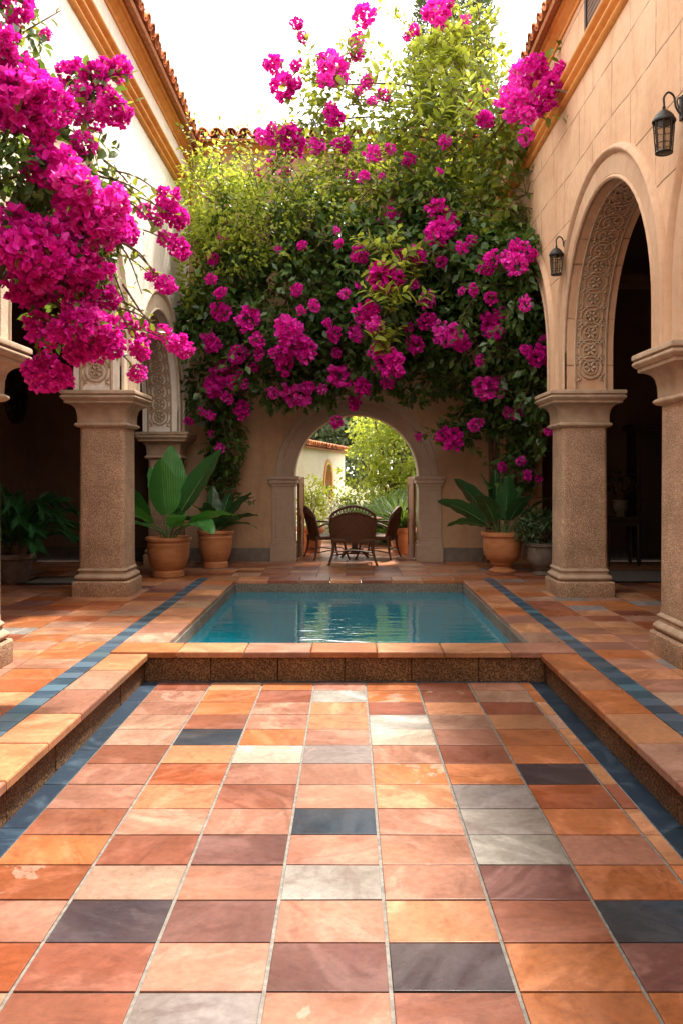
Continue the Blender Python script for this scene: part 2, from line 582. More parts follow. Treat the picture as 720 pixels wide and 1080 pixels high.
def field(bm, lay, xs, ys, z, gx, gy, colfn, bev=0.004, depth=0.02, grout=True):
    for j in range(len(ys) - 1):
        for i in range(len(xs) - 1):
            x0, x1 = xs[i] + gx / 2, xs[i + 1] - gx / 2
            y0, y1 = ys[j] + gy / 2, ys[j + 1] - gy / 2
            if x1 - x0 < 0.02 or y1 - y0 < 0.02:
                continue
            zz = z + rnd.uniform(-0.0008, 0.0008)
            tilebox(bm, lay, x0, x1, y0, y1, z - depth, zz, min(bev, (x1 - x0) / 4), colfn(i, j))
    if grout:
        v = [bm.verts.new(p) for p in ((xs[0], ys[0], z - 0.007), (xs[-1], ys[0], z - 0.007), (xs[-1], ys[-1], z - 0.007), (xs[0], ys[-1], z - 0.007))]
        bm.faces.new(v).material_index = 1


def newtile():
    bm = bmesh.new()
    return bm, bm.loops.layers.float_color.new('tcol')


def pick(s):
    return lambda i, j: jit(C[rnd.choice(s)])


# --- sunken floor
ROWS = [7.31, 7.046, 6.68, 6.33, 5.975, 5.62, 5.265, 4.91, 4.555, 4.225, 3.9, 3.578, 3.252, 2.942, 2.63, 2.31]
y_ = 2.31
while y_ > -3:
    y_ -= 0.33
    ROWS.append(y_)
CXS = [-1.62, -1.6 + 0.02, -1.163, -0.726, -0.289, 0.148, 0.585, 1.022, 1.459, 1.555]
CXS = [-1.62] + [-1.163 + 0.437 * k for k in range(7)] + [1.555]
COLS = ['TLOPOTP', 'POTGOTS', 'POPLTLT', 'STPLGSL', 'SNOPWPO', 'TLWYPTO', 'PDPPOOK', 'PLTPLYD', 'TPPNPGO',
        'OTMPPGP', 'DZPGPMO', 'PKMPLTN', 'DTPMKOM', 'STYPTOO']
bm, lay = newtile()
ys = sorted(ROWS)
nrow = len(ys) - 1


def lowcol(i, j):
    r = nrow - 1 - j
    if i < 7 and r < len(COLS):
        return jit(tuple(v * 0.87 for v in C[COLS[r][i]]), 0.07)
    return jit(C[rnd.choice('OPTSLPOMPN' if r >= len(COLS) else 'SOTPL')])


field(bm, lay, CXS, ys, LOW, 0.015, 0.010, lowcol, 0.003)
tag(obj('sunken_floor', bm, [MT, MG]), kind='structure')

# --- terrace
bm, lay = newtile()
warm = 'OOLLPPPTTSLOPDLOPL'
field(bm, lay, edges(2.145, 6.3, 0.42), edges(-3, 15.15, 0.36), 0, 0.008, 0.007, pick(warm + 'Y'))
field(bm, lay, edges(-6.2, -2.22, 0.42), edges(-3, 15.15, 0.36), 0, 0.008, 0.007, pick(warm + 'YM'))
field(bm, lay, edges(-2.22, 2.145, 0.42), edges(12.72, 15.15, 0.35), 0, 0.008, 0.007, pick(warm))
field(bm, lay, edges(-4.0, 4.2, 0.41), edges(15.15, 20.0, 0.40), -0.001, 0.008, 0.007, pick(warm + 'PP'))
tag(obj('terrace_floor', bm, [MTF, MG]), kind='structure')

# --- raised coping round the pool and along the sunken floor
for nm, x0, x1 in (('walkway_coping', 1.655, 1.975), ('walkway_coping', -2.05, -1.72)):
    bm, lay = newtile()
    yy = edges(-3, 7.345, 0.62)
    field(bm, lay, [x0, x1], yy, 0.004, 0.0, 0.009, pick('LSPLOSPL'), 0.014, 0.05, False)
    tag(obj(nm, bm, [MTF, MG]), kind='structure')
bm, lay = newtile()
field(bm, lay, edges(-2.05, 1.975, 0.575), [7.345, 7.75], 0.020, 0.007, 0.0, pick('LPOPSL'), 0.014, 0.05, False)
field(bm, lay, [-2.05, -1.63], edges(7.75, 12.29, 0.5), 0.020, 0.0, 0.006, pick('LSLOPL'), 0.010, 0.045, False)
field(bm, lay, [1.65, 1.975], edges(7.75, 12.29, 0.5), 0.020, 0.0, 0.006, pick('LSLOPL'), 0.010, 0.045, False)
field(bm, lay, edges(-2.05, 1.975, 0.45), [12.29, 12.72], 0.020, 0.006, 0.0, pick('LOPTL'), 0.010, 0.045, False)
tag(obj('pool_coping', bm, [MTF, MG]), kind='structure')

# --- blue glazed bands
for x0, x1 in ((1.975, 2.145), (-2.22, -2.05)):
    bm, lay = newtile()

    def bl(i, j):
        return jit((0.026, 0.050, 0.076) if j % 2 else (0.060, 0.10, 0.135), 0.22)
    field(bm, lay, [x0 + 0.004, x1 - 0.004], edges(-3, 12.72, 0.19), 0.003, 0.0, 0.006, bl, 0.004)
    tag(obj('blue_tile_band', bm, [MBLUE, MG]), kind='structure')
for x0, x1, y0, y1, st in ((1.555, 1.70, -3, 7.37, 0.62), (-1.76, -1.62, -3, 7.37, 0.62)):
    bm, lay = newtile()
    field(bm, lay, [x0 + 0.004, x1 - 0.002], edges(y0, y1, st), LOW - 0.006, 0.0, 0.004,
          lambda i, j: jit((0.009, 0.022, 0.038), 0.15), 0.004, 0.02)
    tag(obj('blue_gutter', bm, [MBLUE, MG]), kind='structure')
bm, lay = newtile()
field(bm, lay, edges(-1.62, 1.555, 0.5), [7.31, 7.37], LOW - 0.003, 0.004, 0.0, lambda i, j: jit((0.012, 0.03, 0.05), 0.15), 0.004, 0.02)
tag(obj('blue_gutter', bm, [MBLUE, MG]), kind='structure')

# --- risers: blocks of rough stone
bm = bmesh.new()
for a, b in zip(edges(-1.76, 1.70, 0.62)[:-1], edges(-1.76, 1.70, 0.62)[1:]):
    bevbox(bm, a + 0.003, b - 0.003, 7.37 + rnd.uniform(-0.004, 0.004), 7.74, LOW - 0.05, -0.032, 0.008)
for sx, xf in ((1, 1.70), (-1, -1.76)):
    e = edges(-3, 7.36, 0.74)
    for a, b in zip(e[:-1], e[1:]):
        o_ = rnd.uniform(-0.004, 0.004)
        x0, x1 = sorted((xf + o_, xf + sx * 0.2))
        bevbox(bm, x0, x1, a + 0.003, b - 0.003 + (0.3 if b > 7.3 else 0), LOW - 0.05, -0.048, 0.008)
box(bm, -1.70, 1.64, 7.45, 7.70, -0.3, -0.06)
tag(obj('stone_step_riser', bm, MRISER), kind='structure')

# --- pool
PX0, PX1, PY0, PY1 = -1.63, 1.65, 7.75, 12.29
bm = bmesh.new()
e = 0.055
for q in ((PX0 - 0.12, PX0 + 0.012, PY0 - 0.0, PY1 + 0.12), (PX1 - 0.012, PX1 + 0.12, PY0 - 0.0, PY1 + 0.12), (PX0 + 0.014, PX1 - 0.014, PY1 - 0.012, PY1 + 0.115),
          (PX0 + 0.014, PX1 - 0.014, PY0 - 0.004, PY0 + 0.012)):
    bevbox(bm, *q, -0.26, -0.029, 0.006)
tag(obj('pool_edge', bm, MPOOLEDGE), kind='structure')
bm = bmesh.new()
zb = -0.95
x0, x1, y0, y1 = PX0 + 0.03, PX1 - 0.03, PY0 + 0.03, PY1 - 0.03
box(bm, x0 - 0.1, x0, y0 - .1, y1 + .1, zb, -0.25)
box(bm, x1, x1 + 0.1, y0 - .1, y1 + .1, zb, -0.25)
box(bm, x0, x1, y0 - .1, y0, zb, -0.25)
box(bm, x0, x1, y1, y1 + .1, zb, -0.25)
box(bm, x0 - .1, x1 + .1, y0 - .1, y1 + .1, zb - .1, zb)
box(bm, x0, x1, y1 - 0.42, y1 - 0.002, zb, -0.36)       # a bench step along the far side
tag(obj('pool_basin', bm, MPOOL), kind='structure')
bm = bmesh.new()
v = [bm.verts.new(p) for p in ((PX0 + 0.013, PY0 + 0.013, -0.15), (PX1 - 0.013, PY0 + 0.013, -0.15), (PX1 - 0.013, PY1 - 0.013, -0.15), (PX0 + 0.013, PY1 - 0.013, -0.15))]
bm.faces.new(v)
tag(obj('pool_water', bm, mat_water()), kind='structure')

# --- ground beyond
bm = bmesh.new()
for q in ((-250, 250, 15.6, 400), (-250, -6.3, -200, 15.6), (6.5, 250, -200, 15.6), (-6.3, 6.5, -200, -3.0)):
    v = [bm.verts.new(p) for p in ((q[0], q[2], -0.03), (q[1], q[2], -0.03), (q[1], q[3], -0.03), (q[0], q[3], -0.03))]
    bm.faces.new(v)
tag(obj('garden_ground', bm, MGROUND), kind='structure')


# ------------------------------------------------------------------ columns
def column(x, y, label, top=2.6, s=1.0, rot=0.0):
    t = thing('stone_column', label, 'column', (x, y, 0), rot, 'stone columns along the arcades')
    bm = bmesh.new()
    sq_lathe(bm, [(0.355 * s, -0.01), (0.36 * s, 0.005), (0.36 * s, 0.178), (0.348 * s, 0.195), (0.30 * s, 0.198)], ch=0.018)
    obj('plinth', bm, MSTONE, t, 35)
    bm = bmesh.new()
    prof = [(0.30, 0.196)]
    prof += [(0.318 + 0.028 * math.sin(PI * k / 8), 0.20 + 0.075 * k / 8) for k in range(9)]
    prof += [(0.305, 0.282), (0.305, 0.30)]
    prof += [(0.300 + 0.016 * math.sin(PI * k / 6), 0.305 + 0.045 * k / 6) for k in range(7)]
    prof += [(0.29, 0.37)]
    sq_lathe(bm, [(h * s, z) for h, z in prof], ch=0.05)
    obj('base_moulding', bm, MCAP, t, 40)
    bm = bmesh.new()
    sq_lathe(bm, [(0.297 * s, 0.365), (0.292 * s, 0.42), (0.285 * s, top - 0.45)], ch=0.055, seg=4)
    obj('shaft', bm, MSTONE, t, 50)
    bm = bmesh.new()
    prof = [(0.29, -0.46), (0.31, -0.455)] + [(0.318 + 0.02 * math.sin(PI * k / 6), -0.45 + 0.05 * k / 6) for k in range(7)]
    prof += [(0.305, -0.395), (0.31, -0.28)]
    prof += [(0.315 + 0.115 * (1 - math.cos(PI / 2 * k / 6)), -0.27 + 0.11 * math.sin(PI / 2 * k / 6)) for k in range(7)]
    prof += [(0.435, -0.155), (0.435, -0.125), (0.45, -0.12)] + [(0.452 + 0.022 * math.sin(PI * k / 6), -0.115 + 0.06 * k / 6) for k in range(7)]
    prof += [(0.462, -0.05), (0.475, -0.045), (0.475, -0.012), (0.466, 0.0)]
    sq_lathe(bm, [(h * s, top + z) for h, z in prof], ch=0.012)
    obj('capital', bm, MCAP, t, 40)
    return t


RX, LX = 2.70, -2.83
TH = 0.60
RC = [(2.99, 11.07), (2.99, 7.12), (2.99, 3.17), (2.99, -0.78)]
LC = [(-3.12, 11.10), (-3.12, 6.70), (-3.12, 2.30), (-3.12, -2.1)]
column(*RC[0], 'speckled stone column right of the pool, under the small wall lantern')
column(*RC[1], 'speckled stone column cut by the right edge, under the large wall lantern')
column(*RC[2], 'stone column at the right, just outside the picture beside the viewer')
column(*LC[0], 'speckled stone column left of the pool, beside the broad-leaved potted plant')
column(*LC[1], 'stone column cut by the left edge, below the near bougainvillea')
column(*LC[2], 'stone column at the left, just outside the picture beside the viewer')
column(-3.12, 14.72, 'smaller shaded stone column in the far left corner behind the potted plants', 2.26, 0.93)


# ------------------------------------------------------------------ arcade walls
def arch_path(cy, half, zs, zl, zr, n=28):
    """points + outward normals in the (y, z) plane from one leg foot to the other"""
    out = [((cy - half, zl), (-1, 0))]
    if zs - zl > 0.02:
        out.append(((cy - half, zs), (-1, 0)))
    for k in range(0 if zs - zl <= 0.02 else 1, n):
        a = PI - PI * k / n
        if k == 0:
            continue
        out.append(((cy + half * math.cos(a), zs + half * math.sin(a)), (math.cos(a), math.sin(a))))
    if zs - zr > 0.02:
        out.append(((cy + half, zs), (1, 0)))
    out.append(((cy + half, zr), (1, 0)))
    return out


def wall_from_outline(outline, to3):
    bm = bmesh.new()
    a = [bm.verts.new(to3(p, 0)) for p in outline]
    b = [bm.verts.new(to3(p, 1)) for p in outline]
    bm.faces.new(a)
    bm.faces.new(b[::-1])
    n = len(a)
    for i in range(n):
        j = (i + 1) % n
        bm.faces.new((a[j], a[i], b[i], b[j]))
    return bm


def archivolt(bm, path, to3, prof):
    """to3(y, z, proud) -> point; prof list of (outward, proud)"""
    rows = []
    for (p, n) in path:
        rows.append([bm.verts.new(to3(p[0] + n[0] * o_, p[1] + n[1] * o_, q)) for o_, q in prof])
    grid_faces(bm, rows)
    for r in (rows[0], rows[-1]):
        try:
            bm.faces.new(r)
        except ValueError:
            pass


def roll(a, b, base, bulge, n=7):
    return [(a + (b - a) * k / n, base + bulge * math.sin(PI * k / n)) for k in range(n + 1)]


AV = [(0.0, -0.02), (0.0, 0.012)] + roll(0.0, 0.05, 0.012, 0.02, 5) + [(0.052, 0.018), (0.225, 0.022), (0.235, 0.004), (0.25, 0.004)] + \
    roll(0.252, 0.345, 0.01, 0.05, 8) + [(0.35, 0.010), (0.36, -0.02)]


def carve(bm, path, xmid, wid, off=0.03):
    """interlaced rings and rosettes along the soffit"""
    # arc length resample
    pts = [Vector((0, p[0], p[1])) for p, n in path]
    nor = [Vector((0, -n[0], -n[1])) for p, n in path]
    L = [0]
    for a, b in zip(pts[:-1], pts[1:]):
        L.append(L[-1] + (b - a).length)

    def at(s):
        s = max(0, min(L[-1], s))
        for i in range(len(L) - 1):
            if s <= L[i + 1] + 1e-9:
                t = (s - L[i]) / max(1e-6, L[i + 1] - L[i])
                return pts[i].lerp(pts[i + 1], t), nor[i].lerp(nor[i + 1], t).normalized()
        return pts[-1], nor[-1]

    def put(u, s, h):
        p, n = at(s)
        return Vector((xmid + u, 0, 0)) + p + n * h

    R = wid * 0.36
    s = R + 0.07
    while s < L[-1] - R - 0.03:
        for rr, mr in ((R, 0.013), (R * 0.62, 0.011)):
            tube(bm, [put(math.cos(a) * rr, s + math.sin(a) * rr, off * 0.55) for a in [2 * PI * k / 18 for k in range(19)]], mr, 5, False)
        for q in range(6):
            a = q * PI / 3
            tube(bm, [put(math.cos(a) * R * f, s + math.sin(a) * R * f, off * (0.5 + 0.3 * math.sin(PI * f))) for f in (0.1, 0.3, 0.55)], [0.008, 0.022, 0.006], 5)
        for sg in (-1, 1):                      # leaf scrolls filling the corners
            for sh in (-1, 1):
                tube(bm, [put(sg * (wid * 0.44 - 0.07 * math.sin(t * 4.4) * (1 - t)), s + sh * (R * 1.25 - t * R * 0.9), off * 0.5)
                          for t in (0, .2, .4, .6, .8, 1)], [0.007, 0.014, 0.016, 0.012, 0.009, 0.005], 5)
        s += R * 1.55
    for u in (-wid / 2, wid / 2):
        tube(bm, [put(u, L[-1] * k / 60, 0.012) for k in range(61)], 0.016, 6)


def course(bm, prof, y0, y1, xf, sg):
    """string course profile [(proud, z)] extruded along y"""
    rows = [[bm.verts.new((xf - sg * p, y, z)) for p, z in prof] for y in (y0, y1)]
    grid_faces(bm, rows)
    for r in rows:
        bm.faces.new(r)


def STR(z):
    return [(-0.02, z)] + [(0.01 + 0.045 * math.sin(PI * k / 6), z + 0.09 * k / 6) for k in range(7)] + \
        [(0.012, z + 0.115)] + [(0.02 + 0.055 * math.sin(PI * k / 7), z + 0.12 + 0.10 * k / 7) for k in range(8)] + \
        [(0.022, z + 0.245)] + [(0.03 + 0.065 * math.sin(PI * k / 7), z + 0.25 + 0.11 * k / 7) for k in range(8)] + [(0.03, z + 0.37), (-0.02, z + 0.39)]


FAS = [(-0.02, 7.05), (0.02, 7.05), (0.03, 7.09), (0.05, 7.10)] + \
      [(0.055 + 0.06 * math.sin(PI / 2 * k / 5), 7.11 + 0.06 * k / 5) for k in range(6)] + [(0.15, 7.175), (0.15, 7.215), (-0.02, 7.215)]


def roof(name, parent, origin, along, out, length, slope=0.32, rows=3, r=0.108, pitch=0.245):
    """barrel tiles: origin = eave corner, along = unit vector along the eave, out = unit vector pointing up-roof (horizontal)"""
    bm, lay = newtile()
    o, a, u = Vector(origin), Vector(along), Vector(out)
    up = Vector((0, 0, 1))
    d = (u + up * slope).normalized()
    nrm = (up - u * slope).normalized()
    n = int(length / pitch)
    LT = 0.42
    for rw in range(rows):
        for i in range(n):
            for cover in (0, 1):
                c = o + a * (i + (0.5 if cover else 0)) * pitch + d * (rw * LT * 0.82 + rnd.uniform(-.02, .02)) + nrm * (0.02 * rw * 0 + (0.045 if cover else 0.0))
                tlt = rnd.uniform(-0.03, 0.03)
                col = jit(rnd.choice([(0.50, 0.17, 0.055), (0.42, 0.13, 0.045), (0.58, 0.24, 0.09), (0.36, 0.12, 0.05)]), 0.15)
                seed = rnd.random()
                ring = []
                for q, (ll, rs, hh) in enumerate(((0, 1.0, 0.018), (LT, 0.86, 0.0))):
                    for ro in (r * rs, r * rs - 0.022):
                        row = []
                        for k in range(9):
                            t = PI * k / 8
                            h = math.sin(t) * ro if cover else (r - math.sin(t) * ro) * 0.9
                            row.append(bm.verts.new(c + a * (math.cos(t) * ro + tlt * ll) + d * ll + nrm * (h + hh)))
                        ring.append(row)
                f0 = len(bm.faces)
                fs = []
                for A_, B_ in ((ring[0], ring[2]), (ring[1], ring[3]), (ring[0], ring[1]), (ring[2], ring[3])):
                    for k in range(8):
                        fs.append(bm.faces.new((A_[k], A_[k + 1], B_[k + 1], B_[k])))
                for f in fs:
                    for lp in f.loops:
                        lp[lay] = (*col, seed)
    # deck under the tiles
    cs = [o - nrm * 0.012, o + a * length - nrm * 0.012, o + a * length + d * 4.2 - nrm * 0.012, o + d * 4.2 - nrm * 0.012]
    A_ = [bm.verts.new(p) for p in cs]
    B_ = [bm.verts.new(p - nrm * 0.05) for p in cs]
    fs = [bm.faces.new(A_), bm.faces.new(B_[::-1])] + [bm.faces.new((A_[i], A_[(i + 1) % 4], B_[(i + 1) % 4], B_[i])) for i in range(4)]
    for f in fs:
        for lp in f.loops:
            lp[lay] = (0.36, 0.14, 0.05, 0.5)
    return obj(name, bm, MROOF, parent, 40)


def arcade(sg, xf, label, mwall, march, openings, y0=-3.0, y1=15.25, ztop=7.2):
    """sg +1: wall lies to +x of its face"""
    t = thing('arcade_wall', label, 'wall', (xf, 0, 0))
    paths = [arch_path(*o) for o in openings]
    out = [(y0, openings[0][3])]
    for pth in paths:
        out += [p for p, n in pth]
    out += [(y1, openings[-1][4]), (y1, ztop), (y0, ztop)]
    w = obj('wall', wall_from_outline(out, lambda p, b: Vector((sg * TH * b, p[0], p[1]))), mwall, t, 30)
    for pth in paths:
        bm = bmesh.new()
        archivolt(bm, pth, lambda y, z, q: Vector((-sg * q, y, z)), AV)
        obj('archivolt', bm, march, t, 40)
        bm = bmesh.new()
        carve(bm, pth, sg * TH * 0.52, 0.38)
        obj('carved_panel', bm, MCARVE, t, 50)
    bm = bmesh.new()
    course(bm, STR(6.12 if sg > 0 else 6.33), y0, 15.19, 0, sg)
    obj('string_course', bm, MOCHRE, t, 40)
    bm = bmesh.new()
    course(bm, FAS, y0, 15.19, 0, sg)
    obj('cornice', bm, MOCHRE, t, 40)
    roof('tiled_roof', t, (-sg * 0.26, y0, 7.24), (0, 1, 0), (sg, 0, 0), 18.2)
    return t


R_OPEN = [(c, 1.55, 3.06, 2.6, 2.6) for c in (1.195, 5.30, 9.095)] + [(13.02, 1.525, 3.06, 2.6, -0.02)]
RW = arcade(1, RX, 'peach plastered arcade wall with round arches and two wall lanterns', MWALLR, MARCH, R_OPEN)
L_OPEN = [(0.1, 1.775, 2.9, 2.6, 2.6), (4.5, 1.775, 2.9, 2.6, 2.6), (8.9, 1.775, 2.9, 2.6, 2.6), (12.90, 1.375, 2.62, 2.6, 2.26)]
LW = arcade(-1, LX, 'arcade wall with round arches behind the near bougainvillea, cream plaster whitened to look sunlit', MWALLL, MARCHL, L_OPEN)

# small shuttered windows under the right and left eaves
for t, sg, ycs in ((RW, 1, (9.3, 5.2, 13.1)),):
    for yc in ycs:
        bm = bmesh.new()
        for q in ((yc - 0.36, yc - 0.30, 6.5, 6.96), (yc + 0.30, yc + 0.36, 6.5, 6.96), (yc - 0.30, yc + 0.30, 6.5, 6.55), (yc - 0.30, yc + 0.30, 6.91, 6.96)):
            bevbox(bm, -0.035, 0.02, *q, 0.006)
        f = obj('window', bm, MWOODD, t)
        bm = bmesh.new()
        for k in range(6):
            z = 6.555 + k * 0.06
            bevbox(bm, -0.018, 0.01, yc - 0.298, yc + 0.298, z, z + 0.052, 0.006)
        obj('shutter', bm, mat_simple('brown shutter', (0.10, 0.05, 0.03), (0.17, 0.09, 0.05), 6, 0.6), f)

# ------------------------------------------------------------------ back wall with garden door
BW = thing('garden_wall', 'tan plastered end wall with an arched doorway to the garden', 'wall', (0.15, 15.2, 0))
DH, DS = 1.098, 1.512
dpath = arch_path(0, DH, DS, -0.02, -0.02, 32)
out = [(-3.6, -0.02)] + [p for p, n in dpath] + [(3.2, -0.02), (3.2, 7.42), (-3.6, 7.42)]
obj('wall', wall_from_outline(out, lambda p, b: Vector((p[0], 0.45 * b, p[1]))), MBACK, BW, 30)
bm = bmesh.new()
arc = [(p, n) for p, n in dpath if p[1] >= DS - 1e-6]
archivolt(bm, arc, lambda y, z, q: Vector((y, -q, z)), [(-0.004, -0.35), (-0.004, 0.02), (0.01, 0.03), (0.04, 0.03), (0.05, 0.014), (0.22, 0.018), (0.23, 0.035), (0.33, 0.04), (0.345, 0.02), (0.36, 0.02), (0.365, -0.02)])
obj('archivolt', bm, MSURR, BW, 35)
for sx in (-1, 1):
    x0, x1 = sorted((sx * (DH - 0.006), sx * (DH + 0.40)))
    bm = bmesh.new()
    bevbox(bm, x0, x1, -0.06, 0.35, 0.34, DS - 0.18, 0.012)
    bevbox(bm, x0 + 0.06, x1 - 0.06, -0.072, -0.05, 0.42, DS - 0.26, 0.008)
    p = obj('pilaster', bm, MSURR, BW)
    bm = bmesh.new()
    bevbox(bm, x0 - 0.035, x1 + 0.035, -0.095, 0.36, -0.01, 0.30, 0.015)
    bevbox(bm, x0 - 0.018, x1 + 0.018, -0.08, 0.355, 0.29, 0.345, 0.02)
    obj('plinth', bm, MSURR, p)
    bm = bmesh.new()
    bevbox(bm, x0 - 0.02, x1 + 0.02, -0.08, 0.355, DS - 0.185, DS - 0.13, 0.015)
    bevbox(bm, x0 - 0.05, x1 + 0.05, -0.11, 0.36, DS - 0.135, DS - 0.055, 0.025)
    bevbox(bm, x0 - 0.075, x1 + 0.075, -0.135, 0.365, DS - 0.06, DS + 0.002, 0.012)
    obj('impost', bm, MSURR, p)
bm = bmesh.new()
bevbox(bm, -3.0, -DH - 0.44, -0.03, 0.02, -0.01, 0.24, 0.008)
bevbox(bm, DH + 0.44, 2.6, -0.03, 0.02, -0.01, 0.24, 0.008)
obj('skirting', bm, MSKIRT, BW)
bm = bmesh.new()
rows = [[bm.verts.new((x, -p, z + 0.2)) for p, z in FAS] for x in (-2.9, 2.6)]
grid_faces(bm, rows)
obj('cornice', bm, MOCHRE, BW, 40)
roof('tiled_roof', BW, (-3.3, -0.27, 7.44), (1, 0, 0), (0, 1, 0), 6.6, 0.3, 2)
# door leaves folded out to the garden
for sx, lab in ((-1, 'open wooden door leaf against the left side of the garden archway'), (1, 'open wooden door leaf against the right side of the garden archway')):
    t = thing('door_leaf', lab, 'door', (0.15 + sx * (DH - 0.02), 15.57, 0), 0, 'door leaves of the garden archway')
    t.rotation_euler.z = sx * 0.045
    bm = bmesh.new()
    x0, x1 = sorted((0.0, -sx * 0.045))
    for q in ((0, 0.11, 0.02, DS - 0.02), (0.82, 0.93, 0.02, DS - 0.02), (0.11, 0.82, 0.02, 0.20), (0.11, 0.82, DS - 0.16, DS - 0.02), (0.11, 0.82, 0.70, 0.80)):
        bevbox(bm, x0, x1, *q, 0.005)
    f = obj('door_frame', bm, MDOOR, t)
    for a, b in ((0.20, 0.70), (0.80, DS - 0.16)):
        bm = bmesh.new()
        bevbox(bm, x0 + 0.012, x1 - 0.012, 0.105, 0.825, a - 0.005, b + 0.005, 0.004)
        bevbox(bm, x0 + 0.004, x1 - 0.004, 0.17, 0.76, a + 0.06, b - 0.06, 0.008)
        obj('door_panel', bm, MDOOR, t)
    bm = bmesh.new()
    lathe(bm, [(0.0, 0.86), (0.02, 0.87), (0.028, 0.885), (0.02, 0.90), (0.0, 0.91)], 12, (-sx * 0.07, 0.86, 0))
    obj('handle', bm, MIRON, t)

bm = bmesh.new()
box(bm, -3.6, 3.4, -3.5, -3.02, -0.4, 6.6)  # out of view, added to cut sky light on the near floor
o = obj('added_shade_wall', bm, MBACK)
tag(o, 'plain tan unseen wall behind the viewer, added to keep sky light off the foreground', 'wall')

# ------------------------------------------------------------------ galleries behind the arches
for sg, xa, xb, lab in ((1, 3.30, 6.3, 'gallery walls and ceiling behind the right arches, shade put into their dark umber colour'), (-1, -3.43, -5.55, 'gallery walls and ceiling behind the left arches, shade put into their dark umber colour')):
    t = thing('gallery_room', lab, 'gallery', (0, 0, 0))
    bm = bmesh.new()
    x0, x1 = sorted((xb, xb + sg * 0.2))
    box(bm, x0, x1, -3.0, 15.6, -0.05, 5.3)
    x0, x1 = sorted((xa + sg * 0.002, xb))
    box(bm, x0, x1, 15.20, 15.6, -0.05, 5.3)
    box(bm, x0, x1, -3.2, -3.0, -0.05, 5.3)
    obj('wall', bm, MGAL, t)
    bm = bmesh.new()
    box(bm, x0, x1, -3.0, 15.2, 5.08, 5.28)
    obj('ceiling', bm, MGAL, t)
    bm = bmesh.new()
    for k, (dp, z) in enumerate(((0.05, 4.84), (0.09, 4.92), (0.14, 5.0))):
        bevbox(bm, x0 + .002, x1 - .002, 15.2 - dp, 15.21, z, z + 0.083, 0.01)
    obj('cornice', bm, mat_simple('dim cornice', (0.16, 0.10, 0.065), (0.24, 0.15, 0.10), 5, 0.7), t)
    bm = bmesh.new()
    bevbox(bm, x0 + .002, x1 - .002, 15.17, 15.21, 0.0, 0.26, 0.008)
    xs_ = sorted((xb - sg * 0.03, xb + sg * 0.01))
    bevbox(bm, *xs_, -2.9, 15.165, 0.0, 0.26, 0.008)
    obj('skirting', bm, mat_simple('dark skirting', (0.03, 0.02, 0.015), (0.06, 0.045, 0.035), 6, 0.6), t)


# ------------------------------------------------------------------ lanterns
def lantern(name, loc, label, s=1.0):
    t = thing(name, label, 'lantern', loc, 0, 'iron wall lanterns')   # origin: on the wall face, at the bracket height; lantern towards -x
    ax = -0.17 * s
    bm = bmesh.new()
    bevbox(bm, -0.018, 0.006, -0.035 * s, 0.035 * s, -0.10 * s, 0.12 * s, 0.006)
    obj('backplate', bm, MIRON, t)
    bm = bmesh.new()
    ctrl = [(-0.01, 0, -0.06 * s), (-0.06 * s, 0, 0.02 * s), (-0.08 * s, 0, 0.12 * s), (-0.13 * s, 0, 0.155 * s), (ax, 0, 0.11 * s), (ax, 0, 0.05 * s), (ax, 0, 0.0)]
    tube(bm, curve_pts(ctrl, 6), 0.010 * s, 7)
    ctrl = [(-0.03 * s, 0, 0.0), (-0.05 * s, 0, 0.08 * s), (-0.02 * s, 0, 0.11 * s), (-0.005, 0, 0.08 * s)]
    tube(bm, curve_pts(ctrl, 6), 0.007 * s, 6)
    obj('bracket', bm, MIRON, t, 60)
    bm = bmesh.new()
    lathe(bm, [(0.0, 0.03), (0.014, 0.025), (0.016, 0.01), (0.012, 0.0), (0.03, -0.012), (0.055, -0.03), (0.085, -0.065), (0.098, -0.095), (0.105, -0.10), (0.108, -0.118), (0.098, -0.122)][::-1], 24)
    for v in bm.verts:
        v.co = Vector((ax, 0, 0)) + v.co * s
    obj('cap', bm, MIRON, t, 40)
    bm = bmesh.new()
    top, bot, rt, rb = -0.12, -0.40, 0.094, 0.072
    for k in range(8):
        a = 2 * PI * (k + .5) / 8
        tube(bm, [(ax + rt * s * math.cos(a), rt * s * math.sin(a), top * s), (ax + rb * s * math.cos(a), rb * s * math.sin(a), bot * s)], 0.0065 * s, 5)
    for f, rr in ((0.0, 0.008), (0.28, 0.004), (0.72, 0.004), (1.0, 0.010)):
        r_ = (rt + (rb - rt) * f) * s
        z = (top + (bot - top) * f) * s
        tube(bm, [(ax + r_ * math.cos(a), r_ * math.sin(a), z) for a in [2 * PI * k / 24 for k in range(25)]], rr * s, 5, False)
    obj('cage', bm, MIRON, t, 60)
    bm = bmesh.new()
    rows = []
    for r_, z in ((rt - 0.008, top - 0.003), (rb - 0.008, bot + 0.004)):
        rows.append([bm.verts.new((ax + r_ * s * math.cos(a), r_ * s * math.sin(a), z * s)) for a in [2 * PI * (k + .5) / 8 for k in range(8)]])
    grid_faces(bm, rows, True)
    obj('glass', bm, MGLASS, t)
    bm = bmesh.new()
    lathe(bm, [(0.020, bot + 0.01), (0.022, bot + 0.05), (0.014, bot + 0.06), (0.014, bot + 0.16), (0.0, bot + 0.17)], 10)
    for v in bm.verts:
        v.co = Vector((ax, 0, 0)) + v.co * s
    obj('candle', bm, mat_simple('wax', (0.6, 0.5, 0.36), (0.7, 0.6, 0.45), 5, 0.5), t)
    bm = bmesh.new()
    lathe(bm, [(0.0, bot - 0.012), (rb * 0.6, bot - 0.008), (rb, bot)], 16)
    for v in bm.verts:
        v.co = Vector((ax, 0, 0)) + v.co * s
    obj('base_ring', bm, MIRON, t, 40)
    return t


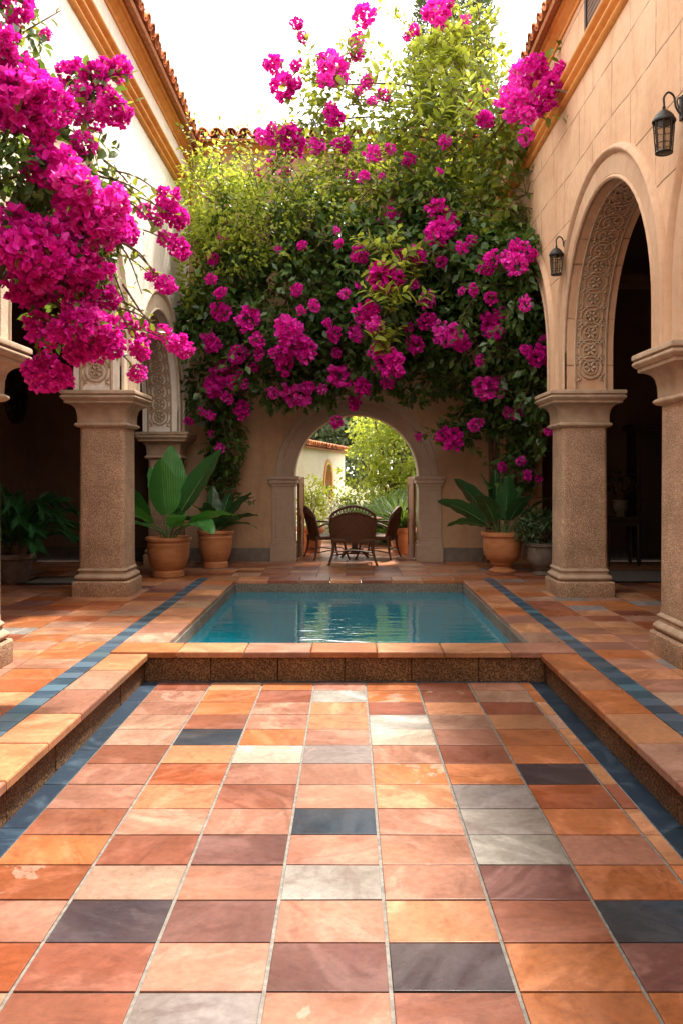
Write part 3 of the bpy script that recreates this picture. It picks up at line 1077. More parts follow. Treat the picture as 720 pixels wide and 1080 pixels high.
lantern('wall_lantern', (RX, 6.90, 4.50), 'large black iron lantern on the peach wall near the right edge', 0.88)
lantern('wall_lantern', (RX, 10.50, 4.34), 'smaller looking far lantern beside the bougainvillea on the peach wall', 0.84)

# ------------------------------------------------------------------ foliage tools
BUD = {}


def leaf_mesh(name, P_, A_, N_, L_, W_, mat, parent=None, fine=False, curl=0.18):
    n = len(P_)
    A_ = A_ / np.linalg.norm(A_, axis=1, keepdims=True)
    S = np.cross(A_, N_)
    S /= np.maximum(np.linalg.norm(S, axis=1, keepdims=True), 1e-6)
    N_ = np.cross(S, A_)
    L = L_[:, None]
    W = W_[:, None]
    if fine:
        b = P_
        l1 = P_ + A_ * L * .30 + S * W * .46 + N_ * W * .16
        r1 = P_ + A_ * L * .30 - S * W * .46 + N_ * W * .16
        c1 = P_ + A_ * L * .30
        c2 = P_ + A_ * L * .66 - N_ * L * curl * .35
        l2 = c2 + S * W * .38 + N_ * W * .13
        r2 = c2 - S * W * .38 + N_ * W * .13
        t = P_ + A_ * L - N_ * L * curl
        V = np.stack([b, l1, c1, r1, l2, c2, r2, t], 1).reshape(-1, 3)
        F = np.array([[0, 3, 2, 2], [0, 2, 1, 1], [1, 2, 5, 4], [2, 3, 6, 5], [4, 5, 7, 7], [5, 6, 7, 7]])
        k = 8
        faces = []
        loops = []
        starts = []
        tot = []
        base = [[0, 3, 2], [0, 2, 1], [1, 2, 5, 4], [2, 3, 6, 5], [4, 5, 7], [5, 6, 7]]
    else:
        t = P_ + A_ * L - N_ * L * curl * .6
        l = P_ + A_ * L * .42 + S * W * .5 + N_ * W * .14
        r = P_ + A_ * L * .42 - S * W * .5 + N_ * W * .14
        V = np.stack([P_, l, r, t], 1).reshape(-1, 3)
        k = 4
        base = [[0, 2, 3], [0, 3, 1]]
    flat = np.array([i for f in base for i in f])
    sizes = np.array([len(f) for f in base])
    loops = (flat[None, :] + (np.arange(n) * k)[:, None]).reshape(-1)
    sz = np.tile(sizes, n)
    st = np.concatenate([[0], np.cumsum(sz)[:-1]])
    me = bpy.data.meshes.new(name)
    me.vertices.add(len(V))
    me.vertices.foreach_set('co', V.astype(np.float32).reshape(-1))
    me.loops.add(len(loops))
    me.loops.foreach_set('vertex_index', loops.astype(np.int32))
    me.polygons.add(len(sz))
    me.polygons.foreach_set('loop_start', st.astype(np.int32))
    me.polygons.foreach_set('loop_total', sz.astype(np.int32))
    me.update(calc_edges=True)
    me.validate()
    at = me.attributes.new('lv', 'FLOAT', 'POINT')
    at.data.foreach_set('value', np.repeat(rng.random(n), k).astype(np.float32))
    me.materials.append(mat)
    if fine:
        me.polygons.foreach_set('use_smooth', [True] * len(me.polygons))
    o = bpy.data.objects.new(name, me)
    return link(o, parent)


def unit(n):
    v = rng.normal(size=(n, 3))
    return v / np.linalg.norm(v, axis=1, keepdims=True)


def lobe_points(lobes, per_m2, gap=0.0, gscale=1.2, rmin=0.55):
    """lobes: (center, (rx, ry, rz), density factor). returns points + outward directions"""
    PP, OO = [], []
    for c, r, dens in lobes:
        r = np.array(r)
        area = 4 * PI * ((r[0] * r[1]) ** 1.6 / 3 + (r[0] * r[2]) ** 1.6 / 3 + (r[1] * r[2]) ** 1.6 / 3) ** (1 / 1.6)
        n = int(area * per_m2 * dens)
        d = unit(n)
        rad = rmin + (1.06 - rmin) * rng.random(n) ** 0.7
        p = np.array(c) + d * r * rad[:, None]
        PP.append(p)
        OO.append(d)
    PP = np.concatenate(PP)
    OO = np.concatenate(OO)
    if gap > 0:
        keep = np.array([mnoise.noise(Vector(p) * gscale) + 0.5 * mnoise.noise(Vector(p) * gscale * 2.7) > -0.6 + gap for p in PP])
        PP, OO = PP[keep], OO[keep]
    return PP, OO


def foliage(name, lobes, per_m2, size, mat, parent, gap=0.25, gscale=1.3, down=0.35, aspect=0.6, fine=False, rmin=0.55, ymax=None, xlim=None):
    PP, OO = lobe_points(lobes, per_m2, gap, gscale, rmin)
    if ymax is not None:
        k = PP[:, 1] < ymax
        PP, OO = PP[k], OO[k]
    if xlim is not None:
        k = (PP[:, 0] > xlim[0]) & (PP[:, 0] < xlim[1])
        PP, OO = PP[k], OO[k]
    n = len(PP)
    A = OO * 0.7 + unit(n) * 0.9 + np.array([0, 0, -down])
    N = OO * 0.8 + unit(n) * 0.8 + np.array([0, 0, 0.7])
    L = size * (0.65 + 0.7 * rng.random(n))
    return leaf_mesh(name, PP, A, N, L, L * aspect * (0.8 + 0.4 * rng.random(n)), mat, parent, fine)


def sprays(name, tips, mat, parent, size, n_per=14, aspect=0.6, fine=False, stem_bm=None, spread=0.35):
    """leafy twigs: each tip = list of points of a twig; leaves alternate along it"""
    PP, AA, NN = [], [], []
    for pts in tips:
        cp = curve_pts(pts, 8)
        if stem_bm is not None:
            tube(stem_bm, cp, [0.010 * (1 - 0.75 * i / len(cp)) for i in range(len(cp))], 4)
        m = n_per
        for k in range(m):
            f = (k + 0.5) / m * (len(cp) - 1.01)
            i = int(f)
            p = cp[i].lerp(cp[i + 1], f - i)
            t = (cp[i + 1] - cp[i]).normalized()
            a = k * 2.4
            s = t.orthogonal().normalized()
            q = t.cross(s)
            PP.append(p)
            AA.append(t * 0.6 + (s * math.cos(a) + q * math.sin(a)) * 0.9 + Vector((0, 0, -0.1)))
            NN.append(Vector((rnd.gauss(0, .4), rnd.gauss(0, .4) - .3, 1)))
    n = len(PP)
    L = size * (0.6 + 0.7 * rng.random(n))
    return leaf_mesh(name, np.array(PP), np.array(AA), np.array(NN), L, L * aspect, mat, parent, fine)


# ------------------------------------------------------------------ blossoms
def bract_cluster(flowers, bs, seed, squash=0.9):
    r = np.random.default_rng(seed)
    PP, AA, NN, LL = [], [], [], []
    lumps = r.normal(size=(6, 3))
    lumps /= np.linalg.norm(lumps, axis=1, keepdims=True)
    for i in range(flowers):
        d = r.normal(size=3)
        d /= np.linalg.norm(d)
        bulge = 0.72 + 0.34 * max(0, max(lumps @ d)) ** 3
        p = d * bulge * (0.25 + 0.75 * r.random() ** 0.45) * np.array([1, 1, squash])
        s = np.cross(d, r.normal(size=3))
        s /= np.linalg.norm(s)
        q = np.cross(d, s)
        b = bs * (0.75 + 0.5 * r.random())
        for k in range(3):
            a = 2 * PI * k / 3
            e = s * math.cos(a) + q * math.sin(a)
            PP.append(p - e * b * 0.05)
            AA.append(e * 0.8 + d * (0.55 + 0.5 * r.random()) + r.normal(size=3) * 0.25)
            NN.append(d * 1.0 - e * 0.7 + r.normal(size=3) * 0.35)
            LL.append(b)
    L = np.array(LL)
    o = leaf_mesh('blossom_cluster', np.array(PP), np.array(AA), np.array(NN), L, L * 0.95, MBRACT, None, True, -0.15)
    me = o.data
    bpy.data.objects.remove(o)
    return me


BFAR = [bract_cluster(56, 0.48, 100 + i, 0.8 + 0.05 * i) for i in range(5)]
BNEAR = [bract_cluster(80, 0.40, 200 + i, 0.8 + 0.05 * i) for i in range(5)]


def blossom(parent, p, r, meshes):
    o = bpy.data.objects.new('blossom_cluster', rnd.choice(meshes))
    COL.objects.link(o)
    o.parent = parent
    o.location = p
    o.rotation_euler = (rnd.uniform(0, 6.3), rnd.uniform(0, 6.3), rnd.uniform(0, 6.3))
    o.scale = (r * rnd.uniform(0.85, 1.2), r * rnd.uniform(0.85, 1.2), r * rnd.uniform(0.85, 1.2))
    return o


def plobe(x, y, rx, ry, d, rd, dens=1.0):
    c = P(x, y, d)
    return (tuple(c), (rx / 900 * d, rd, ry / 900 * d), dens), (x, y, rx, ry, d, rd)


def front(x, y, pl):
    best = None
    near = (1e9, 14.0)
    for (cx, cy, rx, ry, d, rd) in pl:
        e = ((x - cx) / rx) ** 2 + ((y - cy) / ry) ** 2
        if e < 1:
            f = d - rd * math.sqrt(1 - e)
            best = f if best is None else min(best, f)
        if e < near[0]:
            near = (e, d)
    return best if best is not None else near[1]


def climber(label, pls, blossoms, trunk, per_m2, size, mat, sunlit_tips=(), gap=0.3, bscale=1.0, extra_twigs=None, ymax=15.1, xlim=(-2.78, 2.66), bulge=0.0, sprigs=70):
    if bulge:
        f = lambda y: bulge * (1.0 if y < 290 else max(0.3, 1 - (y - 290) / 160))
        pls = [plobe(b[0], b[1], b[2], b[3], b[4] - f(b[1]), b[5] * 1.1, a[2]) for a, b in pls]
    lobes = [a for a, b in pls]
    pl = [b for a, b in pls]
    base = Vector(trunk[0])
    t = thing('bougainvillea', label, 'climbing plant', tuple(base), 0, 'bougainvilleas in flower')
    inv = base
    shift = lambda l: [((c[0] - inv.x, c[1] - inv.y, c[2] - inv.z), r, dn) for c, r, dn in l]
    foliage('leaves', shift(lobes), per_m2, size, mat, t, gap, ymax=ymax - inv.y, xlim=(xlim[0] - inv.x, xlim[1] - inv.x) if xlim else None)
    bm = bmesh.new()
    tp = [Vector(p) - inv for p in trunk]
    cp = curve_pts(tp, 8)
    tube(bm, cp, [0.055 - 0.03 * i / len(cp) for i in range(len(cp))], 8)
    for (c, r, dn) in shift(lobes):
        c = Vector(c)
        i = min(range(len(cp)), key=lambda k: (cp[k] - c).length + (0.6 if cp[k].z > c.z else 0))
        st = cp[i]
        m = st.lerp(c, 0.5) + Vector((rnd.uniform(-.2, .2), rnd.uniform(-.1, .1), rnd.uniform(0, .25)))
        pts = curve_pts([st, m, c], 6)
        tube(bm, pts, [0.022 - 0.012 * k / len(pts) for k in range(len(pts))], 5)
        for q in range(5):
            e = c + Vector((rnd.uniform(-1, 1) * r[0], rnd.uniform(-1, 0.4) * r[1], rnd.uniform(-.8, 1) * r[2])) * 0.85
            mm = c.lerp(e, .5) + Vector((0, 0, 0.08))
            pts = curve_pts([c, mm, e], 5)
            tube(bm, pts, [0.010 - 0.007 * k / len(pts) for k in range(len(pts))], 4)
    tw = []
    for (x, y, r) in blossoms:
        d = front(x, y, pl) - 0.17 + rnd.uniform(-0.08, 0.08)
        p = P(x, y, d)
        blossom(t, p - inv, r / 900 * d * bscale * 0.97, BFAR)
        # a leafy twig that carries the cluster
        c = min((Vector(a[0]) for a in lobes), key=lambda a: (a - p).length)
        dirn = (c - p)
        dirn = dirn.normalized() * min(dirn.length, rnd.uniform(0.5, 0.9)) if dirn.length > 0 else Vector((0, 0.2, 0))
        tw.append([p - inv + dirn, p - inv + dirn * 0.5 + Vector((rnd.uniform(-.06, .06), 0, 0.05)), p - inv])
    for tpts in (extra_twigs or []):
        tw.append([Vector(q) - inv for q in tpts])
    for q in range(sprigs):
        c, r, dn = rnd.choice(lobes)
        a = rnd.uniform(0, 2 * PI)
        dv = Vector((math.cos(a) * r[0], rnd.uniform(-1, -0.2) * r[1], math.sin(a) * r[2]))
        p0 = Vector(c) + dv * 0.7
        ln = rnd.uniform(0.35, 0.75)
        u = Vector((math.cos(a), -0.35, math.sin(a) + (0.25 if math.sin(a) > -0.3 else 0))).normalized()
        p1 = Vector(c) + dv * 0.95 + u * ln * 0.4
        p2 = p1 + u * ln * 0.6 + Vector((0, 0, -0.18 * ln))
        if abs(p2.x - 0.15) < 1.75 and p2.z < 3.05:      # the archway stays clear
            continue
        if xlim and not (xlim[0] + .1 < p2.x < min(xlim[1], 2.6)) or p2.y > 15.0:
            continue
        tw.append([p0 - inv, p1 - inv, p2 - inv])
    if tw:
        sprays('twig_leaves', tw, mat, t, size * 1.05, 12, stem_bm=bm)
    if sunlit_tips:  # paler leaf sprays, sunlight painted into their colour
        ys_ = []
        for (x, y, n, s) in sunlit_tips:
            d = front(x, y, pl) - 0.18
            for q in range(n):
                p = P(x + rnd.gauss(0, s), y + rnd.gauss(0, s), d + rnd.uniform(-.1, .15)) - inv
                a = rnd.uniform(0, 6.28)
                ys_.append([p, p + Vector((math.cos(a) * .10, -0.06, 0.10)), p + Vector((math.cos(a) * .24, -0.10, 0.15 + rnd.uniform(-.06, .12)))])
        o = sprays('sunlit_leaves', ys_, MLYEL, t, 0.19, 9, 0.42, True, stem_bm=bm)
        o['label'] = 'yellow green leaves with sunlight put into their colour'
    obj('stems', bm, MBARK, t, 60)
    return t


# left half of the end wall
PA = [plobe(232, 338, 40, 50, 14.4, 0.5), plobe(262, 300, 55, 60, 14.3, 0.7), plobe(310, 318, 60, 75, 14.2, 0.8), plobe(350, 290, 60, 75, 14.1, 0.8),
      plobe(300, 395, 55, 36, 14.5, 0.45, 0.9), plobe(352, 385, 50, 45, 14.4, 0.5), plobe(228, 410, 34, 42, 14.7, 0.35, 0.9), plobe(238, 468, 20, 40, 14.9, 0.2, 0.9), plobe(236, 515, 13, 34, 15.0, 0.15, 0.9),
      plobe(395, 350, 42, 65, 14.2, 0.7), plobe(408, 318, 24, 78, 13.4, 0.5, 0.7), plobe(205, 350, 18, 40, 14.3, 0.3, 0.8), plobe(330, 245, 60, 45, 14.3, 0.7), plobe(262, 240, 50, 45, 14.5, 0.6), plobe(400, 262, 45, 45, 14.2, 0.7)]
BA = [(380, 267, 10), (400, 292, 14), (413, 297, 12), (355, 243, 4), (357, 257, 5), (318, 259, 5), (293, 263, 4), (235, 253, 6), (212, 260, 6), (225, 273, 7), (223, 295, 6), (233, 309, 6),
      (232, 329, 10), (262, 335, 11), (313, 306, 6), (331, 322, 6), (318, 327, 5), (363, 310, 6), (377, 301, 4), (305, 347, 15), (310, 362, 13), (272, 359, 8), (225, 362, 9), (273, 373, 7),
      (250, 373, 10), (323, 371, 11), (300, 382, 12), (353, 352, 8), (375, 352, 9), (387, 330, 13), (395, 343, 10), (397, 370, 9), (355, 372, 6), (357, 397, 12), (413, 383, 15), (408, 403, 7),
      (397, 388, 5), (240, 395, 15), (225, 408, 10), (240, 420, 7), (255, 432, 9), (213, 434, 5), (222, 438, 5), (200, 444, 5), (232, 473, 5), (223, 458, 4), (288, 414, 6), (313, 416, 13),
      (325, 408, 6), (373, 425, 7), (382, 408, 9), (355, 445, 7), (268, 388, 5), (215, 355, 4), (413, 225, 12), (421, 272, 8), (345, 340, 5), (290, 372, 6), (340, 410, 5), (258, 405, 5)]
climber('bushy bougainvillea covering the left half of the end wall above the archway', PA, BA,
        [(-2.25, 15.0, 0.0), (-2.22, 14.95, 1.2), (-2.1, 14.8, 2.4), (-1.3, 14.5, 3.6), (-0.5, 14.4, 4.3), (0.4, 14.3, 4.8)],
        215, 0.135, MLDARK, [(405, 270, 7, 10), (412, 322, 7, 9), (404, 365, 5, 8), (395, 300, 4, 9), (415, 295, 4, 7)], bulge=0.55)

# right half of the end wall
PB = [plobe(462, 270, 55, 50, 14.0, 0.8), plobe(520, 285, 60, 50, 13.6, 0.9), plobe(450, 335, 45, 55, 14.2, 0.7), plobe(500, 345, 55, 55, 13.9, 0.8), plobe(548, 335, 38, 65, 13.6, 0.8),
      plobe(535, 400, 45, 40, 14.0, 0.6), plobe(520, 435, 40, 25, 14.4, 0.4, 0.8), plobe(560, 440, 26, 50, 14.2, 0.4), plobe(552, 490, 24, 26, 14.2, 0.35, 0.8), plobe(480, 455, 22, 14, 14.5, 0.25, 0.7),
      plobe(440, 395, 30, 32, 14.5, 0.4, 0.9), plobe(556, 300, 30, 55, 12.8, 0.45, 0.9), plobe(566, 380, 22, 60, 13.0, 0.35, 0.9), plobe(572, 440, 14, 40, 13.3, 0.25, 0.8), plobe(478, 385, 35, 30, 14.4, 0.45, 0.9), plobe(445, 225, 50, 35, 14.1, 0.7)]
BB = [(461, 222, 13), (476, 236, 9), (460, 246, 14), (469, 239, 12), (497, 253, 6), (486, 261, 6), (437, 270, 10), (465, 276, 6), (517, 273, 10), (511, 285, 7), (545, 263, 10), (543, 279, 12),
      (558, 268, 8), (535, 274, 8), (486, 307, 4), (499, 306, 6), (517, 314, 6), (553, 321, 7), (450, 316, 9), (450, 340, 9), (437, 364, 10), (467, 353, 12), (480, 355, 12), (487, 363, 8),
      (517, 342, 11), (529, 330, 7), (523, 351, 8), (567, 375, 12), (554, 370, 6), (574, 379, 7), (513, 409, 13), (523, 405, 8), (546, 434, 7), (534, 435, 5), (500, 448, 8), (476, 463, 12),
      (467, 459, 8), (441, 461, 4), (578, 455, 5), (548, 486, 6), (529, 493, 5), (556, 501, 5), (567, 505, 4), (572, 357, 4), (517, 231, 4), (430, 345, 6), (505, 380, 5), (437, 300, 5)]
climber('dark green bougainvillea hanging over the right half of the end wall', PB, BB,
        [(2.56, 14.98, 0.0), (2.58, 14.92, 1.3), (2.55, 14.7, 2.5), (2.2, 14.2, 3.7), (1.6, 14.1, 4.6), (1.2, 14.1, 5.4)],
        215, 0.145, MLDARK, [(437, 282, 2, 8)], bulge=0.5, xlim=(-2.78, 2.98))

# tall flowering top that rises above the roof
PC = [plobe(470, 205, 60, 35, 13.1, 0.5, 0.6), plobe(400, 210, 60, 30, 13.2, 0.4, 0.5), plobe(455, 60, 32, 40, 13.4, 0.4, 0.5), plobe(425, 140, 55, 35, 13.3, 0.5, 0.5), plobe(530, 160, 45, 40, 12.7, 0.4, 0.45), plobe(510, 60, 24, 50, 13.4, 0.3, 0.4), plobe(545, 235, 36, 26, 12.7, 0.35, 0.5), plobe(430, 195, 75, 40, 13.9, 0.7, 0.55), plobe(385, 165, 60, 35, 13.8, 0.6, 0.5), plobe(470, 150, 60, 45, 13.6, 0.7, 0.55), plobe(520, 190, 50, 45, 13.2, 0.6, 0.45), plobe(440, 110, 45, 40, 13.6, 0.5, 0.5),
      plobe(480, 85, 40, 50, 13.5, 0.5, 0.6), plobe(480, 30, 30, 35, 13.4, 0.4, 0.5), plobe(370, 110, 40, 30, 13.5, 0.4, 0.38), plobe(330, 130, 35, 22, 13.5, 0.35, 0.3), plobe(345, 90, 30, 22, 13.4, 0.3, 0.25),
      plobe(555, 205, 35, 32, 12.6, 0.4, 0.35), plobe(520, 135, 40, 40, 12.8, 0.5, 0.4), plobe(350, 185, 50, 30, 14.0, 0.5, 0.5), plobe(505, 235, 60, 30, 13.4, 0.5, 0.6)]
BC = [(303, 150, 17), (278, 143, 8), (287, 135, 6), (335, 153, 9), (360, 152, 9), (393, 162, 8), (300, 182, 5), (285, 172, 5), (273, 182, 4), (368, 184, 5), (383, 187, 6), (402, 186, 4), (353, 123, 9),
      (299, 92, 14), (289, 69, 10), (312, 69, 7), (314, 25, 7), (319, 40, 5), (384, 15, 11), (376, 42, 9), (376, 58, 8), (350, 72, 16), (362, 83, 6), (387, 86, 7), (378, 96, 5), (406, 100, 7), (392, 106, 5),
      (350, 118, 8), (459, 11, 13), (464, 25, 8), (428, 39, 5), (437, 32, 6), (489, 22, 6), (512, 125, 8), (523, 108, 4), (495, 111, 5), (509, 95, 5), (473, 2, 6), (411, 157, 6), (430, 168, 7), (468, 150, 6),
      (510, 126, 8), (463, 181, 4), (576, 160, 9), (554, 144, 8), (310, 88, 8), (340, 62, 7), (342, 84, 8)]
tC = climber('tall loose bougainvillea rising above the roof of the end wall', PC, BC,
             [(2.40, 15.0, 0.0), (2.50, 14.9, 1.7), (2.2, 14.3, 3.9), (1.75, 13.8, 5.6), (1.7, 13.6, 7.0), (1.75, 13.4, 8.6)],
             165, 0.135, MLMID, [(455, 70, 12, 14), (430, 90, 8, 12), (475, 100, 8, 13), (490, 60, 6, 12), (440, 125, 6, 14), (470, 40, 5, 10), (500, 120, 5, 12)], 0.36,
             extra_twigs=[[P(360, 100, 13.5), P(330, 80, 13.4), P(315, 55, 13.3), P(312, 28, 13.3)], [P(355, 120, 13.5), P(320, 105, 13.4), P(297, 95, 13.4)],
                          [P(380, 110, 13.5), P(380, 70, 13.4), P(384, 20, 13.3)], [P(470, 80, 13.5), P(465, 40, 13.4), P(460, 8, 13.3)],
                          [P(540, 200, 12.6), P(575, 205, 12.4), P(600, 190, 12.3)], [P(540, 215, 12.6), P(575, 225, 12.5), P(583, 240, 12.4)], [P(530, 190, 12.8), P(560, 180, 12.5), P(585, 165, 12.3)],
                          [P(400, 150, 13.8), P(350, 150, 13.6), P(300, 152, 13.5)], [P(500, 40, 13.4), P(520, 20, 13.3), P(530, 8, 13.2)]])
# the big forward spray of blossom near the right wall belongs to the tall plant
inv = tC.location
bm = bmesh.new()
main = curve_pts([P(480, 190, 13.6), P(515, 150, 12.6), P(550, 105, 11.4), P(585, 95, 10.6), P(622, 108, 10.1), P(655, 112, 9.9)], 8)
tube(bm, [p - inv for p in main], [0.022 - 0.016 * i / len(main) for i in range(len(main))], 6)
obj('branch', bm, MBARK, tC, 60)
for (x, y, r) in [(548, 85, 15), (564, 72, 13), (581, 89, 14), (598, 105, 11), (570, 105, 14), (542, 111, 14), (556, 122, 9), (622, 86, 8), (613, 98, 8), (590, 77, 9), (536, 98, 9), (606, 95, 9)]:
    d = 10.7 + rnd.uniform(-0.25, 0.25)
    blossom(tC, P(x, y, d) - inv, r / 900 * d, BNEAR)
tw = [[P(600, 105, 10.4) - inv, P(628, 112, 10.2) - inv, P(658, 110, 10.0) - inv], [P(560, 110, 10.8) - inv, P(570, 122, 10.7) - inv, P(600, 124, 10.5) - inv], [P(545, 90, 10.9) - inv, P(535, 65, 10.9) - inv, P(538, 45, 10.9) - inv],
      [P(560, 80, 10.9) - inv, P(580, 60, 10.9) - inv, P(600, 18, 10.9) - inv][:2] + [P(592, 45, 10.8) - inv], [P(530, 120, 11) - inv, P(510, 65, 11.2) - inv, P(522, 55, 11.2) - inv]]
sprays('branch_leaves', tw, MLMID, tC, 0.12, 12, 0.6, True)

# climber on the left corner of the end wall, backlight painted into its leaves
bx = Vector((-2.3, 14.9, 0.0))
t = thing('creeper', 'creeper climbing the far left corner up to the roof, backlight put into its pale yellow green leaves', 'climbing plant', tuple(bx))
pls = [plobe(232, 170, 24, 34, 13.8, 0.35, 0.7), plobe(208, 215, 20, 46, 13.6, 0.4, 0.8), plobe(240, 222, 40, 40, 13.2, 0.5, 0.9), plobe(285, 225, 45, 30, 13.1, 0.45, 0.65), plobe(345, 215, 45, 22, 13.2, 0.4, 0.5), plobe(206, 285, 18, 46, 13.7, 0.3, 0.8),
       plobe(250, 268, 34, 24, 13.0, 0.3, 0.55), plobe(310, 258, 36, 18, 12.95, 0.25, 0.4), plobe(270, 180, 26, 20, 13.5, 0.3, 0.4)]
foliage('leaves', [(tuple(Vector(a[0]) - bx), a[1], a[2]) for a, b in pls], 340, 0.088, MLYEL, t, 0.34, ymax=0.2, xlim=(-2.78 - bx.x, 9))
bm = bmesh.new()
for q in range(5):
    a, b = pls[q]
    e = Vector(a[0]) - bx
    tube(bm, curve_pts([(0.05 * q, 0.05, 0), (0.05 * q - .1, 0.0, 2.2), (e.x * 0.5, 0.0, e.z * 0.7), e], 6), 0.016, 5)
tw = []
for q in range(70):
    c, r, dn = rnd.choice(pls)[0]
    a = rnd.uniform(-0.4, PI + 0.4)
    dv = Vector((math.cos(a) * r[0], rnd.uniform(-1, 0) * r[1], math.sin(a) * r[2]))
    u = Vector((math.cos(a) * .6, -0.3, abs(math.sin(a)) + .3)).normalized()
    p0 = Vector(c) + dv * 0.7
    p2 = Vector(c) + dv + u * rnd.uniform(0.3, 0.7)
    if -2.75 < p2.x and p2.z < 7.35:
        tw.append([p0 - bx, p0.lerp(p2, .5) + Vector((0, -.03, .05)) - bx, p2 - bx])
sprays('twig_leaves', tw, MLYEL, t, 0.09, 14, 0.6, stem_bm=bm)
obj('stems', bm, MBARK, t, 60)

# ------------------------------------------------------------------ near bougainvillea at the left
NB = [(18, 6, 16), (4, 43, 14), (49, 36, 6), (6, 58, 10), (23, 74, 16), (19, 97, 22), (39, 97, 22), (54, 113, 19), (43, 128, 18), (23, 120, 20), (8, 109, 18), (76, 78, 14), (99, 78, 12), (126, 74, 13),
      (113, 72, 10), (80, 109, 16), (121, 117, 15), (113, 101, 10), (130, 121, 9), (99, 128, 9), (88, 152, 12), (51, 175, 18), (70, 175, 19), (82, 195, 20), (78, 222, 20), (101, 226, 22), (86, 249, 18),
      (121, 218, 17), (128, 241, 15), (113, 241, 18), (137, 249, 9), (177, 210, 13), (187, 230, 11), (171, 222, 8), (152, 222, 8), (165, 233, 6), (189, 261, 11), (174, 251, 8), (175, 300, 9), (160, 290, 6),
      (16, 237, 20), (35, 249, 22), (51, 257, 20), (23, 265, 20), (8, 261, 16), (58, 272, 18), (43, 288, 20), (23, 300, 16), (35, 311, 14), (86, 276, 16), (105, 284, 13), (58, 300, 14), (74, 296, 14),
      (76, 321, 12), (89, 311, 16), (111, 315, 13), (43, 346, 14), (58, 354, 14), (78, 342, 16), (97, 338, 17), (113, 350, 15), (121, 362, 13), (89, 362, 16), (82, 373, 12), (105, 370, 12), (51, 393, 18),
      (37, 391, 11), (64, 397, 13), (41, 405, 9), (45, 379, 6), (134, 338, 9), (148, 350, 9), (148, 368, 10), (171, 350, 8), (187, 362, 11), (195, 370, 8), (146, 393, 8)]
base = Vector((-2.55, 5.6, 0.0))
tN = thing('bougainvillea', 'large near bougainvillea with crowded magenta blossoms hanging at the left edge', 'climbing plant', tuple(base), 0, 'bougainvilleas in flower')
NL = [plobe(25, 110, 45, 45, 5.9, 0.35, 0.6), plobe(18, 185, 38, 38, 5.75, 0.35, 1.5), plobe(75, 205, 40, 40, 6.0, 0.35, 0.7), plobe(30, 265, 45, 40, 5.9, 0.35, 0.8), plobe(85, 265, 40, 40, 6.0, 0.35, 0.7),
      plobe(70, 330, 40, 35, 6.1, 0.3, 0.6), plobe(95, 100, 30, 25, 6.2, 0.25, 0.4), plobe(20, 40, 25, 40, 5.8, 0.3, 0.5), plobe(-30, 150, 60, 110, 5.9, 0.5, 1.0), plobe(100, 160, 22, 20, 6.1, .2, .4), plobe(112, 220, 26, 22, 6.1, .2, .5)]
foliage('leaves', [(tuple(Vector(a[0]) - base), a[1], a[2]) for a, b in NL], 330, 0.085, MLDARK, tN, 0.2, 2.2, 0.4, 0.55, True)
bm = bmesh.new()
tube(bm, curve_pts([(0, 0, 0), (0.02, 0.1, 1.4), (-0.02, 0.2, 2.8), (0.1, 0.3, 3.6)], 8), 0.05, 8)
tw = []
for a, b in NL:
    c = Vector(a[0]) - base
    pts = curve_pts([(0.0, 0.2, 2.6), Vector((0.0, 0.2, 2.9)).lerp(c, 0.5) + Vector((0, 0, .2)), c], 6)
    tube(bm, pts, [0.028 - 0.018 * k / len(pts) for k in range(len(pts))], 6)
pl = [b for a, b in NL]
for (x, y, r) in NB:
    far_sprig = x > 132 and y > 190
    d = (7.0 if far_sprig else front(x, y, pl) - 0.02) + rnd.uniform(-0.12, 0.12)
    p = P(x, y, d) - base
    blossom(tN, p, r / 900 * d * 1.12, BNEAR)
    if far_sprig:
        q = P(112 + rnd.uniform(-12, 5), y - rnd.uniform(20, 60), 6.3) - base
        tw.append([q, q.lerp(p, 0.5) + Vector((0, 0, 0.06)), p])
    elif rnd.random() < 0.75:
        c = min((Vector(a[0]) for a, b in NL), key=lambda a: (a - base - p).length) - base
        dv = (c - p).normalized() * 0.22
        tw.append([p + dv, p + dv * .5 + Vector((rnd.uniform(-.05, .05), 0, .03)), p + Vector((rnd.uniform(-.14, .14), -.08, rnd.uniform(-.12, .14)))])
for tpx in ([(110, 240), (135, 270), (150, 310)], [(115, 250), (145, 265), (165, 290)], [(110, 260), (125, 300), (140, 340)], [(0, 45), (25, 40), (47, 37)], [(85, 120), (95, 145), (105, 180)],
            [(95, 180), (110, 195), (125, 205)], [(60, 130), (80, 140), (95, 150)], [(130, 300), (150, 330), (168, 352)]):
    tw.append([P(x, y, 6.1 + 0.3 * i) - base for i, (x, y) in enumerate(tpx)])
sprays('twig_leaves', tw, MLMID, tN, 0.085, 9, 0.55, True, stem_bm=bm)
obj('stems', bm, MBARK, tN, 60)


